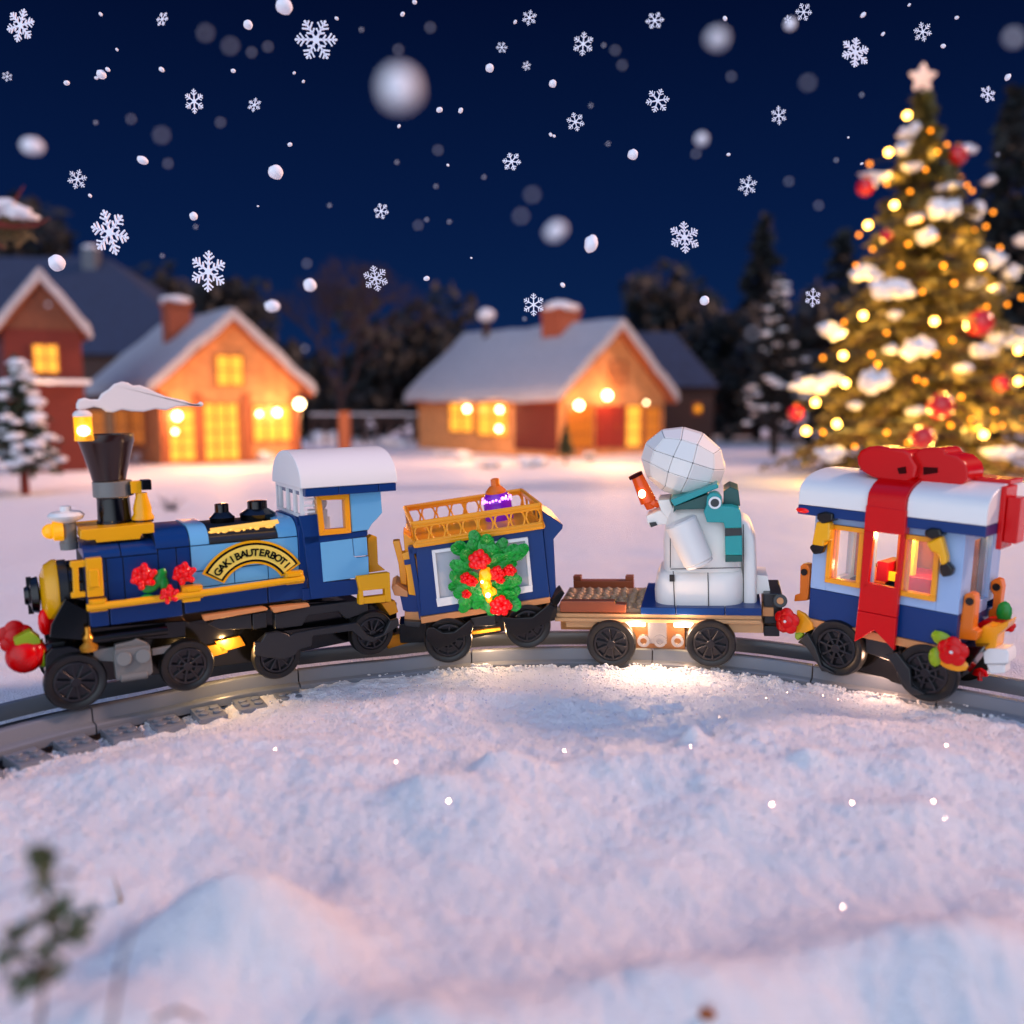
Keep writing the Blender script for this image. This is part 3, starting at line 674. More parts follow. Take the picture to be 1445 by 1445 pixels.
# ================================================================ tender
c4 = lambda pts: crop(4.514, 530, 640, pts)
T = carframe((594, 881), (777, 852), roll=math.radians(3))
ten = empty('toy_tender', T.M, 'blue brick-built tender wagon with gold railing on top and white framed side panel', 'toy wagon', 'vehicles of the toy train')
TW = 1.3
b = MB()
fpoly(T, c4([(255, 585), (1065, 478), (1110, 918), (290, 1038)]), .0, .06, b)
fpoly(T, c4([(255, 585), (1065, 478), (1110, 918), (290, 1038)]), TW-.06, TW, b)
x0, x1 = T.q(594, 870)[0], T.q(774, 845)[0]; b.box(x0, x1, .05, TW-.05, .02, .3); zt = T.q(680, 758)[1]; b.box(x0-.02, x1, .05, TW-.05, zt-.1, zt-.01)
b.box(x0-.03, x0+.04, .05, TW-.05, .05, zt); b.box(x1-.1, x1, .05, TW-.05, .05, zt)
b.build('wagon_body', 'navy', ten, bevel=.01)
b = MB(); fpoly(T, c4([(1066, 480), (1062, 365), (1195, 455), (1190, 480), (1135, 545), (1150, 860), (1120, 930), (1110, 918)]), .04, TW-.04, b)
b.build('hopper_end', 'navy', ten, bevel=.012)
b = MB(); fpoly(T, c4([(285, 1045), (1112, 915), (1112, 952), (292, 1085)]), -.03, TW+.02, b); b.build('base_strip', 'copper', ten, bevel=.008)
wf = frame_window(T, ten, c4([(357, 618), (970, 533), (1002, 880), (395, 978)]), .045, -.04, .04, 'white', glass=mat('panel_grey', (176, 180, 188), .35), name='side_panel')
b = MB(); fpoly(T, c4([(385, 925), (1000, 838), (1000, 880), (395, 978)]), -.05, -.042, b); b.build('ledge', 'white', wf, bevel=.004)
# railing tray
def rail_side(pts, n, y0, y1, b, flip=None):
    """lattice panel in a vertical plane through two ends; pts: local (x,y) ends and z0,z1"""
    (xa, ya, za0, za1), (xb, yb, zb0, zb1) = pts
    A_ = Vector((xa, ya, 0)); B_ = Vector((xb, yb, 0)); d = (B_-A_).normalized(); nrm = Vector((-d.y, d.x, 0))*.03
    def pt(t, h): return Vector((xa+(xb-xa)*t, ya+(yb-ya)*t, (za0+(zb0-za0)*t)*(1-h)+(za1+(zb1-za1)*t)*h))
    def bar(t0, h0, t1, h1, th):
        b.tube([pt(t0, h0), pt(t1, h1)], th, 6)
    bar(0, 1, 1, 1, .035); bar(0, 0, 1, 0, .04); bar(0, .14, 1, .14, .03); bar(0, .86, 1, .86, .025)
    for k in range(n+1): bar(k/n, 0, k/n, 1, .018) if k in (0, n, n//2) else None
    for k in range(n):
        m = 10; c_ = (k+.5)/n
        b.tube([pt(c_+.46/n*math.cos(2*PI*i/m), .5+.42*math.sin(2*PI*i/m)) for i in range(m+1)], .016, 6)
    return b
za, zb_ = T.q(585.5, 770, -.03)[1], T.q(585.5, 739, -.03)[1]; xa = T.q(585.5, 762, -.03)[0]; xb = T.q(765.5, 740, -.03)[0]
b = MB()
rail_side([(xa, -.03, za, zb_), (xb, -.03, za, zb_+.0)], 8, 0, 0, b); rail_side([(xa-.13, TW+.1, za, zb_), (xb-.1, TW+.1, za, zb_)], 8, 0, 0, b)
rail_side([(xa, -.03, za, zb_), (xa-.13, TW+.1, za, zb_)], 4, 0, 0, b); rail_side([(xb, -.03, za, zb_), (xb-.1, TW+.1, za, zb_)], 4, 0, 0, b)
b.box(xa-.02, xb, -.05, TW+.08, za-.03, za+.04)
b.build('railing', 'gold', ten, bevel=.004)
b = MB()
fpoly(T, c4([(108, 560), (152, 555), (195, 740), (200, 840), (160, 830), (145, 700)]), .25, .4, b); fpoly(T, c4([(165, 640), (240, 615), (275, 700), (280, 910), (210, 900), (195, 760)]), .1, .3, b); fpoly(T, c4([(175, 500), (255, 560), (262, 650), (185, 620)]), .2, .6, b)
b.build('end_post', 'gold', ten, bevel=.012)
b = MB(); fpoly(T, c4([(100, 850), (130, 830), (205, 880), (205, 915), (120, 905)]), .1, .6, b); fpoly(T, c4([(185, 1010), (285, 1010), (290, 1085), (185, 1060)]), .1, 1.1, b); b.build('end_platform', 'copper', ten, bevel=.01)
b = MB(); fpoly(T, c4([(150, 880), (275, 905), (290, 1035), (175, 1000)]), .12, 1.1, b); fpoly(T, c4([(180, 680), (255, 668), (258, 700), (185, 712)]), .08, .32, b); b.build('end_wall', 'navy', ten, bevel=.01)
b = MB()
fpoly(T, c4([(335, 1110), (370, 1108), (430, 1145), (500, 1140), (600, 1062), (628, 1088), (610, 1150), (530, 1175), (480, 1215), (400, 1248), (345, 1215), (318, 1150)]), -.12, -.05, b); b.build('axle_guard', 'black', ten, bevel=.01); b = MB()
fpoly(T, c4([(800, 1040), (900, 1050), (1000, 1045), (1105, 960), (1145, 980), (1110, 1070), (1020, 1110), (930, 1160), (870, 1150), (825, 1100)]), -.12, -.05, b); b.build('axle_guard', 'black', ten, bevel=.01); b = MB()
fpoly(T, c4([(300, 1085), (1130, 950), (1130, 1000), (1000, 1040), (500, 1110), (310, 1120)]), .1, 1.2, b)
fpoly(T, c4([(150, 1090), (1160, 930), (1160, 1060), (560, 1190), (150, 1210)]), .5, .9, b)
b.build('underframe', 'black', ten, bevel=.01)
b = MB(); fpoly(T, c4([(605, 1050), (760, 1022), (765, 1095), (615, 1105)]), .0, .3, b); fpoly(T, c4([(1115, 940), (1190, 870), (1205, 890), (1165, 960), (1125, 985)]), .3, .6, b); fpoly(T, c4([(180, 1068), (295, 1075), (280, 1108), (190, 1100)]), .0, .5, b); b.build('battery_box', 'charcoal', ten, bevel=.01)
b = MB(); b.tube([T.v(664, 893, .3), T.v(706, 887, .3)], .03, 8); b.build('brake_rod', 'brass', ten)
for px, py, r in ((633, 904, 34), (745, 884, 33)): wheelset(T, ten, px, py, r, -.04, style=1)
for px, py in ((152, 895), (560, 880)):
    pass
point('fill_underlight', T.v(690, 898, .12), 22, (1, .6, .3), .04, ten)  # added fill under the tender, no lamp there

# wreath hung on the tender
wr_c = T.v(688, 812, -.12); Mw = T.M @ Matrix.Translation(wr_c)
wre = empty('wreath', Mw, 'green leaf wreath with red flowers and glowing golden middle hung on the blue tender', 'wreath')
U = T.sc(688, 812, -.1)
def wl(px, py): v = T.v(px, py, -.12)-wr_c; return v
mat('leaf_clear', (8, 150, 48), .2, bump=.6, bscale=25, var=.3, emit=(10, 140, 40), es=.08)
LV = c4([(620, 560), (692, 560), (560, 605), (535, 620), (745, 610), (800, 620), (860, 640), (905, 640), (520, 700), (525, 770), (520, 830), (545, 880), (590, 960), (640, 930), (690, 960), (870, 780), (860, 850), (830, 700), (800, 890), (885, 950), (740, 960), (640, 850), (860, 900), (575, 900), (760, 640)])
b = MB(); rr = random.Random(5)
cx0, cy0 = 688, 812
for i, (px, py) in enumerate(LV):
    v = wl(px, py); a = math.atan2(v.z, v.x); R3 = Matrix.Rotation(-a, 3, 'Y')
    for j_ in range(3):
        tilt = Matrix.Rotation(rr.uniform(-.35, .35), 3, 'X') @ Matrix.Rotation(-a+rr.uniform(-.7, .7)*j_, 3, 'Y') @ Matrix.Rotation(rr.uniform(-.3, .3), 3, 'Z')
        c_ = v*(1-.16*j_)+Vector((rr.uniform(-.04, .04), rr.uniform(-.06, .06), rr.uniform(-.04, .04))); L__ = rr.uniform(.12, .16); W__ = rr.uniform(.075, .10)
        b.ball(c_, (L__, .016, W__), 2, tilt); b.tube([c_+tilt @ Vector((-L__, -.017, 0)), c_+tilt @ Vector((L__*.9, -.017, 0))], .008, 4)
        for s2 in (-1, 1):
            for t2 in (-.5, 0, .45): b.tube([c_+tilt @ Vector((t2*L__, -.017, 0)), c_+tilt @ Vector(((t2+.3)*L__, -.014, s2*W__*.7))], .005, 3)
b.build('leaves', 'leaf_clear', wre, smooth=60)
def rf(pts, name='flower'):
    b = MB()
    for px, py, r in pts:
        c = wl(530+px/4.514, 640+py/4.514); r = r*1.12/4.514*U
        for k in range(14): a = k*2.4; q_ = r*.72*math.sqrt(k/13); b.ball(c+Vector((math.cos(a)*q_, -.10-.02*(k%3), math.sin(a)*q_)), (r*.36, .05, r*.36), 2)
    b.build(name, 'translucent_red', wre, smooth=60)
rf([(655, 665, 65)]); rf([(575, 780, 38), (610, 800, 35), (575, 880, 28)]); rf([(770, 750, 48), (850, 730, 38), (790, 790, 26)]); rf([(790, 955, 66)])
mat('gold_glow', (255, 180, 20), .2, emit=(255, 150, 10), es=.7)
b = MB()
for px, py, r in ((700, 760, 45), (700, 820, 40), (715, 870, 42), (740, 870, 30), (720, 920, 22), (685, 790, 30)): b.ball(wl(530+px/4.514, 640+py/4.514)+Vector((0, -.08, 0)), r/4.514*U, 2, None, .3, px)
b.build('golden_bell', 'gold_glow', wre)
b = MB(); b.ball(wl(687, 834)+Vector((0, -.22, 0)), .035, 2); b.ball(wl(679, 816)+Vector((0, -.2, 0)), .02, 2); b.build('light', 'hot_glow', wre)
point('wreath_fill_light', wl(688, 830)+Vector((0, -.6, -.15)), 9, (1, .6, .32), .03, wre)  # added light in the air before the wreath, warms the near snow

# purple jar in the tray
jx, jz = T.q(704, 725, .75); s_ = T.sc(704, 725, .75); Mj = T.M @ Matrix.Translation((jx, .75, T.q(704, 762, .0)[1]))
jar = empty('lantern_jar', Mj, 'glowing purple jar with orange stopper standing in the gold railing of the tender', 'lantern jar')
h0 = T.q(704, 725, .75)[1]-T.q(704, 762, 0)[1]
mat('purple_glow', (120, 20, 180), .12, emit=(120, 10, 200), es=.12)
MB().lathe((0, 0, 0), [(19*s_, 0), (20*s_, 3*s_), (20*s_, h0+16*s_), (19*s_, h0+24*s_), (15*s_, h0+30*s_)], 32).build('jar_body', 'purple_glow', jar, smooth=30)
mat('violet_hot', (255, 190, 255), .3, emit=(230, 130, 255), es=2.5)
b = MB()
for k in range(26): a = 2*PI*k/26; b.ball((math.cos(a)*19.5*s_, math.sin(a)*19.5*s_, h0+(21+rr.uniform(-2, 3))*s_), (rr.uniform(.015, .035),)*3, 1)
b.build('glowing_band', 'violet_hot', jar)
b = MB(); b.lathe((0, 0, 0), [(14*s_, h0+26*s_), (14.5*s_, h0+33*s_), (11*s_, h0+37*s_), (8*s_, h0+40*s_)], 24); b.lathe((1*s_, 0, 0), [(6.5*s_, h0+38*s_), (6*s_, h0+50*s_), (3*s_, h0+51*s_)], 8); b.build('stopper', 'orange', jar, smooth=30)
point('jar_light', (0, -.33, h0+.3), .12, (.7, .4, 1), .04, jar)

# ================================================================ flat wagon
c5 = lambda pts: crop(3.803, 770, 580, pts)
K = carframe((783, 877), (1076, 881), roll=math.radians(3.5))
fl = empty('toy_flat_wagon', K.M, 'tan flat toy wagon with brown cobbled bed and blue end plate', 'toy wagon', 'vehicles of the toy train')
KW = 1.3; xe = K.q(1075, 880)[0]; z_d = K.q(900, 868)[1]
b = MB(); b.box(0, xe, 0, KW, 0, .05); b.box(0.02, xe, .03, KW-.03, .05, .11)
b.box(.14, .75, .06, KW-.06, -.1, 0); b.box(-.1, xe+.1, .95, 1.05, -.42, -.1); b.box(xe-.42, xe+.02, .06, KW-.06, -.14, 0); b.build('deck', 'tan', fl, bevel=.008)
xs0 = K.q(904, 860)[0]; zb0 = .114
b = MB(); b.box(xs0, xs0+.46, .0, KW, zb0, zb0+.10); b.box(xs0+.468, xs0+1.1, .0, KW, zb0, zb0+.10); b.box(xs0+1.108, xe, 0, KW, zb0, zb0+.1); plate_ = b.build('blue_plate', 'navy', fl, bevel=.01)
b = MB(); fpoly(K, c5([(75, 1080), (78, 1020), (370, 1020), (372, 1035), (430, 1038), (430, 1082)]), .0, .12, b); b.build('side_board', 'brown', fl, bevel=.012); b = MB()
zz0 = zb0
b.box(.08, .98, KW-.12, KW, zz0, zz0+.16); b.box(.08, .2, KW-.12, KW, zz0+.16, zz0+.23); b.box(.86, .98, KW-.12, KW, zz0+.16, zz0+.23)
b.build('side_board', 'brown', fl, bevel=.012)
b = MB(); rr = random.Random(2); xk = .05
while xk < xs0-.05:
    for yk in np.arange(.16, KW-.16, .125):
        if xk > .98 or True: b.ball((xk+rr.uniform(-.02, .02)+.06, yk+rr.uniform(-.02, .02), zb0+.05), (rr.uniform(.05, .07), rr.uniform(.05, .065), .055), 1)
    xk += .13
b.box(.02, xs0-.01, .1, KW-.1, zb0, zb0+.05)
b.build('cobbles', 'cobble', fl, smooth=60)
for px, py, r in ((862, 909, 35), (1003, 909, 35)): wheelset(K, fl, px, py, r, -.03, style=0)
mat('tan_lit', (120, 78, 42), .4)
b = MB(); fbox(K, 888, 915, 966, 880, .35, .95, b); b.build('motor_block', 'tan_lit', fl, bevel=.01)
b = MB(); fbox(K, 915, 908, 940, 876, .1, .5, b)
for px in (908, 931, 956):
    v_ = K.v(px, 905, .08); b.lathe(v_, [(.045, 0), (.085, 0), (.085, .06), (.045, .06)], 18, 'y', close=True)
b.build('coupling_rings', 'steel', fl)
for px, py in ((897, 881), (965, 882)):
    b = MB(); fbox(K, px-14, py+3, px+13, py-3, .22, .32, b); o = b.build('deck_lamp', 'hot_glow', fl, bevel=.005)
    point('deck_light', K.v(px, py+8, -.04), 48, (1, .62, .38), .14, o)
b = MB(); fbox(K, 866, 874, 1010, 879, .06, .10, b); b.build('lamp_strip', 'steel', fl)
b = MB()
fbox(K, 1078, 880, 1104, 838, .25, 1.0, b); b.cyl(K.v(1101, 848, .1), K.v(1101, 848, .3), .09, n=18); fbox(K, 1078, 898, 1100, 884, .3, .7, b)
b.build('coupler', 'charcoal', fl, bevel=.012)
b = MB(); fbox(K, 1076, 870, 1092, 858, .2, .5, b); b.cyl(K.v(1101, 848, .08), K.v(1101, 848, .12), .045, n=14); b.build('coupler_pin', 'copper', fl, bevel=.01)

# ================================================================ snowman standing on the flat wagon
sx0, sx1 = K.q(924, 855, .15)[0], K.q(1070, 855, .15)[0]; zbase = zb0+.102
Ms = K.M @ Matrix.Translation(((sx0+sx1)/2, KW/2, zbase))
snm = empty('toy_snowman', Ms, 'white brick-built snowman with teal scarf and lit orange pipe nose standing on the flat wagon', 'toy snowman')
sc2 = (sx0+sx1)/2
def S(px, py, ly=.1): v = K.v(px, py, ly); return Vector((v.x-sc2, v.y-KW/2, v.z-zbase))
class SF:      # snowman frame adapter
    q = staticmethod(lambda px, py, ly=0: (S(px, py, ly+KW/2).x, S(px, py, ly+KW/2).z))
def sbody(rows, hw, b, n=28, e=.45):
    """stack of rounded-square sections: (py, left px, right px, half depth)"""
    R_ = []
    for py, l, r, hd in rows:
        a = S(l, py, KW/2-hd*.3); c = S(r, py, KW/2-hd*.3); cx, rx = (a.x+c.x)/2, (c.x-a.x)/2; row = []
        for i in range(n):
            t = 2*PI*i/n; ct, st_ = math.cos(t), math.sin(t)
            row.append(b.bm.verts.new((cx+rx*math.copysign(abs(ct)**e, ct), hd*math.copysign(abs(st_)**e, st_), (a.z+c.z)/2)))
        R_.append(row)
    for A_, B_ in zip(R_[:-1], R_[1:]):
        for i in range(n): b.bm.faces.new((A_[i], A_[(i+1) % n], B_[(i+1) % n], B_[i]))
    b.bm.faces.new(R_[0][::-1]); b.bm.faces.new(R_[-1]); return b
mat('snowman_white', (236, 233, 228), .32)
b = MB()
sbody([(856, 928, 1046, .5), (850, 925, 1049, .54), (828, 924, 1050, .56), (812, 926, 1050, .56), (804, 930, 1049, .54), (800, 936, 1048, .5)], 0, b)
sbody([(801, 937, 1048, .47), (760, 936, 1047, .47), (742, 938, 1046, .46), (722, 944, 1040, .42), (712, 950, 1030, .36)], 0, b)
body = b.build('body', 'snowman_white', snm, smooth=40)
b = MB(); sbody([(850, 1046, 1068, .4), (800, 1047, 1068, .42), (755, 1044, 1066, .4), (735, 1040, 1058, .34), (728, 1036, 1048, .28)], 0, b); fpoly(SF, c5([(1130, 880), (1190, 885), (1205, 970), (1130, 985)]), -.25, .25, b)
b.build('back', 'snowman_white', body, smooth=40)
b = MB()          # brick seams as thin grooves' dark lines
def seam(p, y, t=.006): b.tube([S(*p[0], y), S(*p[1], y)], t, 5)
for p, yy in ((((952, 855), (950, 806)), .085), (((1000, 856), (999, 808)), .085), (((946, 801), (946, 745)), .175), (((1049, 850), (1049, 740)), .18), (((946, 803), (1046, 801)), .165)): seam(p, yy)
b.box(S(945, 820).x, S(952, 820).x, S(945, 820, .075).y, S(945, 820, .11).y, S(945, 820).z, S(945, 811).z)
b.build('seams', 'seam', body)
# arm
b = MB(); a_, c_ = S(960, 735, .0), S(988, 797, -.02); d_ = (c_-a_).normalized(); rA = 24*K.sc(970, 760)
b.cyl(a_, a_+(c_-a_)*.02, rA*.9, rA*.97, 32); b.cyl(a_+(c_-a_)*.02, c_-d_*.05, rA*.97, rA*.9, 32); b.cyl(c_-d_*.05, c_, rA*.86, rA*.8, 32)
b.build('arm', 'snowman_white', snm, smooth=30, bevel=.015)
# head: tiled bricks round a dark core
hc = S(964, 652, KW/2-.0); hs = K.sc(964, 652, KW/2)
Rh = Matrix.Rotation(math.radians(20), 3, 'Y'); rad = Vector((61*hs, .58, 49*hs))
MB().ball(hc, rad*.86, 3, Rh).build('head_core', 'seam', snm)
b = MB(); nn = 3
def cs(u, v, ax):
    p = [Vector((1, u, v)), Vector((-1, u, v)), Vector((u, 1, v)), Vector((u, -1, v)), Vector((u, v, 1)), Vector((u, v, -1))][ax]
    x, y, z = p; return Vector((x*math.sqrt(1-y*y/2-z*z/2+y*y*z*z/3), y*math.sqrt(1-z*z/2-x*x/2+z*z*x*x/3), z*math.sqrt(1-x*x/2-y*y/2+x*x*y*y/3)))
gpp = .005
cuts = [-1, -.36, .30, 1]
for ax in range(6):
    for i in range(nn):
        for j in range(nn):
            u0, u1, v0, v1 = cuts[i]+gpp, cuts[i+1]-gpp, cuts[j]+gpp, cuts[j+1]-gpp
            qs = []
            for (u, v) in ((u0, v0), (u1, v0), (u1, v1), (u0, v1)):
                p_ = cs(u, v, ax); qs.append(p_)
            m_ = 1; G_ = [[None]*(m_+1) for _ in range(m_+1)]
            for a2 in range(m_+1):
                for b2 in range(m_+1):
                    p_ = cs(u0+(u1-u0)*a2/m_, v0+(v1-v0)*b2/m_, ax); G_[a2][b2] = b.bm.verts.new(hc+Rh @ Vector((p_.x*rad.x, p_.y*rad.y, p_.z*rad.z)))
            for a2 in range(m_):
                for b2 in range(m_): b.bm.faces.new((G_[a2][b2], G_[a2+1][b2], G_[a2+1][b2+1], G_[a2][b2+1]))
            ring_ = [G_[k][0] for k in range(m_+1)]+[G_[m_][k] for k in range(1, m_+1)]+[G_[k][m_] for k in range(m_-1, -1, -1)]+[G_[0][k] for k in range(m_-1, 0, -1)]
            inn = [b.bm.verts.new(hc+(v.co-hc)*.95) for v in ring_]
            for k in range(len(ring_)): b.bm.faces.new((ring_[k], ring_[(k+1) % len(ring_)], inn[(k+1) % len(ring_)], inn[k]))
b.build('head', 'snowman_white', snm, smooth=5, bevel=.012)
# nose pipe, chin
b = MB(); n0, n1 = S(899, 672, KW/2), S(915, 708, KW/2)
mat('pipe_glass', (190, 66, 10), .12, emit=(255, 95, 5), es=.22)
b.cyl(n0, n1, .085, .115, 20); b.cyl(n1, n1+Vector((.03, 0, -.1)), .08, .06, 16); b.cyl(S(921, 712, KW/2), S(925, 706, KW/2), .09, n=16); ns = b.build('nose', 'pipe_glass', snm, bevel=.01, smooth=30)
b = MB(); b.ball(S(906, 697, KW/2-.12), (.05, .03, .06), 2); b.build('flame', 'hot_glow', ns); b = MB(); b.cyl(S(896, 669, KW/2), S(898, 673, KW/2), .1, .1, 20); b.build('nose_tip', 'dark_red', ns)
point('nose_light', S(906, 694, .2), .25, (1, .6, .2), .03, ns)
b = MB(); fpoly(SF, c5([(540, 565), (600, 540), (665, 520), (665, 610), (620, 610), (560, 625), (545, 600)]), -.22, .22, b); fpoly(SF, c5([(600, 480), (665, 475), (690, 540), (665, 590), (620, 540)]), -.25, .25, b); chn = b.build('chin', 'snowman_white', snm, bevel=.012)
b = MB(); fpoly(SF, c5([(555, 600), (590, 595), (600, 612), (565, 625)]), -.24, .2, b); b.build('mouth', 'black', chn)
# scarf
b = MB()
fpoly(SF, c5([(668, 478), (920, 390), (930, 412), (690, 512)]), -.56, .45, b)
fpoly(SF, c5([(848, 540), (862, 510), (865, 465), (880, 445), (905, 438), (930, 446), (945, 470), (946, 510), (1000, 512), (1040, 525), (1050, 560), (1052, 628), (962, 630), (955, 600), (865, 598)]), -.66, -.46, b)
fpoly(SF, c5([(962, 672), (1055, 668), (1056, 774), (964, 774)]), -.60, -.46, b)
sca = b.build('scarf', 'teal', snm, bevel=.012)
b = MB(); fpoly(SF, c5([(688, 512), (870, 445), (865, 525), (700, 530), (685, 548)]), -.5, .42, b); fpoly(SF, c5([(955, 430), (990, 408), (1035, 425), (1045, 510), (955, 510)]), -.45, .1, b); fpoly(SF, c5([(964, 774), (1056, 774), (1056, 810), (964, 812)]), -.59, -.46, b); b.build('scarf_dark_band', 'dark_teal', sca, bevel=.01)  # darker teal pieces of the scarf
b = MB(); fpoly(SF, c5([(962, 630), (1052, 628), (1055, 668), (962, 672)]), -.59, -.46, b); kc = S(770+908/3.803, 580+492/3.803, KW/2-.67); b.lathe(kc, [(.01, -.01), (.055, -.01), (.055, .03), (.01, .03)], 20, 'y'); b.build('scarf_stripe', 'charcoal', sca)
b = MB(); b.lathe(kc, [(.055, -.015), (.08, -.015), (.08, .03), (.055, .03)], 24, 'y', close=True); b.build('scarf_ring', 'white', sca)
# ================================================================ caboose
c6 = lambda pts: crop(3.704, 1070, 610, pts)
V = carframe((1141, 876), (1350, 921), da=.18, db=-.12)
cab = empty('toy_caboose', V.M, 'pale blue and navy toy carriage wrapped in a red ribbon with a big red bow', 'toy wagon', 'vehicles of the toy train')
VW = 1.35
def vbox(px0, px1, z0, z1, y0, y1, b, ly=0): b.box(V.q(px0, 830, ly)[0], V.q(px1, 830, ly)[0], y0, y1, z0, z1)
xl, xr = V.q(1141, 860)[0], V.q(1351, 880)[0]
z_nv = V.q(1142, 829)[1]; z_w0 = V.q(1194, 826)[1]; z_w1 = V.q(1194, 742)[1]; z_t = V.q(1150, 728)[1]; z_t = max(z_t, V.q(1360, 752)[1])
z_bot = .04
mat('caboose_blue', (150, 180, 222), .3)
b = MB()
for y0, y1 in ((0, .08), (VW-.08, VW)): b.box(xl, xl+.9, y0, y1, z_bot, z_nv-.004); b.box(xl+.906, xr, y0, y1, z_bot, z_nv-.004)
b.box(xl, xl+.08, .08, VW-.08, z_bot, z_nv); b.box(xr-.08, xr, .08, VW-.08, z_bot, z_nv-.1); b.box(xl, xr, .08, VW-.08, z_bot, z_bot+.06)
b.build('lower_wall', 'navy', cab, bevel=.01)
W = [(1168, 1218), (1233, 1271), (1270, 1326)]
xw = [(V.q(a, 785)[0], V.q(c, 795)[0]) for a, c in W]
def wallside(y0, y1, b):
    segs = [(xl, xw[0][0]), (xw[0][1], xw[1][0]), (xw[1][1], xw[2][0]+.001), (xw[2][1], xr)]
    for a, c in segs:
        if c-a > .02: b.box(a, c, y0, y1, z_nv, z_t)
    for a, c in xw: b.box(a-.001, c+.001, y0+.002, y1-.002, z_nv, z_w0); b.box(a-.001, c+.001, y0+.002, y1-.002, z_w1, z_t)
b = MB(); wallside(0, .08, b); wallside(VW-.08, VW, b)
for x_ in (xl, xr-.08):
    b.box(x_, x_+.08, .08, .34, z_nv, z_t); b.box(x_, x_+.08, VW-.34, VW-.08, z_nv, z_t); b.box(x_, x_+.08, .34, VW-.34, z_t-.12, z_t); b.box(x_, x_+.08, .34, VW-.34, z_nv-.1, z_nv+.06)
b.build('upper_wall', 'caboose_blue', cab, bevel=.008)
b = MB(); b.box(xr-.05, xr-.04, .34, VW-.34, z_nv, z_t-.1); b.box(xl+.04, xl+.05, .34, VW-.34, z_nv, z_t-.1); b.build('end_glazing', 'glass_clear', cab, smooth=0)
for a, c in (xw[0], xw[2]):
    b = MB(); t_ = .06; y0, y1 = -.045, .1
    b.box(a, c, y0, y1, z_w0, z_w0+t_); b.box(a, c, y0, y1, z_w1-t_, z_w1); b.box(a, a+t_, y0, y1, z_w0+t_, z_w1-t_); b.box(c-t_, c, y0, y1, z_w0+t_, z_w1-t_)
    b.box(a+t_+.02, a+t_+.05, .03, .07, z_w0+t_, z_w1-t_)
    wn = b.build('window', 'gold', cab, bevel=.008); b = MB(); b.box(a+t_, c-t_, .02, .025, z_w0+t_, z_w1-t_); b.build('pane', 'glass_clear', wn, smooth=0)
for a, c in xw[:1]:
    b = MB(); t_ = .05; y0, y1 = VW-.1, VW+.04
    b.box(a, c, y0, y1, z_w0, z_w0+t_); b.box(a, c, y0, y1, z_w1-t_, z_w1); b.box(a, a+t_, y0, y1, z_w0+t_, z_w1-t_); b.box(c-t_, c, y0, y1, z_w0+t_, z_w1-t_); b.build('window', 'gold', cab, bevel=.008)
# inside
mat('amber_lit_tint', (205, 120, 45), .5)
b = MB(); b.box(xw[1][0]-.04, xw[2][1]+.04, VW-.14, VW-.085, z_nv, z_t-.02); b.build('amber_lit_panel', 'amber_lit_tint', cab)  # added panel, amber lamplight put into its colour
mat('seat_red', (220, 20, 50), .4); mat('post_glow', (255, 200, 40), .4, emit=(255, 190, 30), es=.7)
b = MB(); b.box(xw[1][0]+.1, xr-.25, .45, 1.1, z_bot+.06, z_w0+.16); b.box(xr-.4, xr-.28, .45, 1.1, z_w0+.1, z_w1-.15); b.box(xw[1][0]-.2, xw[1][0]-.05, .6, 1.1, z_w0, z_w0+.25); b.build('seat', 'seat_red', cab, bevel=.01)
b = MB(); b.box(xw[1][0]+.2, xw[1][0]+.3, .5, .6, z_bot, z_t); b.box(xw[1][0]-.05, xw[1][1], .62, .66, z_w0+.02, z_w0+.14); b.build('post', 'post_glow', cab, bevel=.008)
b = MB(); b.box(xl+.3, xl+.6, .9, 1.15, z_w0-.1, z_w0+.12); b.box(xw[1][0]-.02, xw[1][0]+.16, .75, .85, z_bot, z_t-.1); b.box(xl+.25, xl+.32, .7, .8, z_w0, z_w1); b.build('cabinet', 'brown', cab, bevel=.01)
b = MB(); b.box(xl+1.1, xl+1.5, .5, .8, z_t-.05, z_t-.02); o = b.build('ceiling_lamp', 'hot_glow', cab)
point('ceiling_light', (xl+1.0, .4, z_t-.22), 26, (1, .56, .2), .06, o); point('ceiling_light', (xl+.5, .7, z_w0+.1), 10, (1, .5, .22), .06, o)
# roof
xa_, xb_ = V.q(1126, 715, -.16)[0], V.q(1391, 750, -.16)[0]; zr0 = V.q(1126, 712, -.16)[1]; zr1 = V.q(1391, 742, -.16)[1]; zr0 = (zr0+zr1)/2
rb = barrel(-.16, VW+.16, zr0, zr0+.16, zr0+.44, 16, .9)
b = MB(); b.prismx(rb, xa_, V.q(1228, 700, -.16)[0]-.01); b.prismx(rb, V.q(1280, 700, -.16)[0]+.01, xb_); roofc = b.build('carriage_roof', 'white', cab, bevel=.012)
b = MB(); b.box(xa_+.0, xb_, -.155, VW+.155, zr0-.125, zr0-.004); b.build('fascia', 'navy', roofc, bevel=.008)
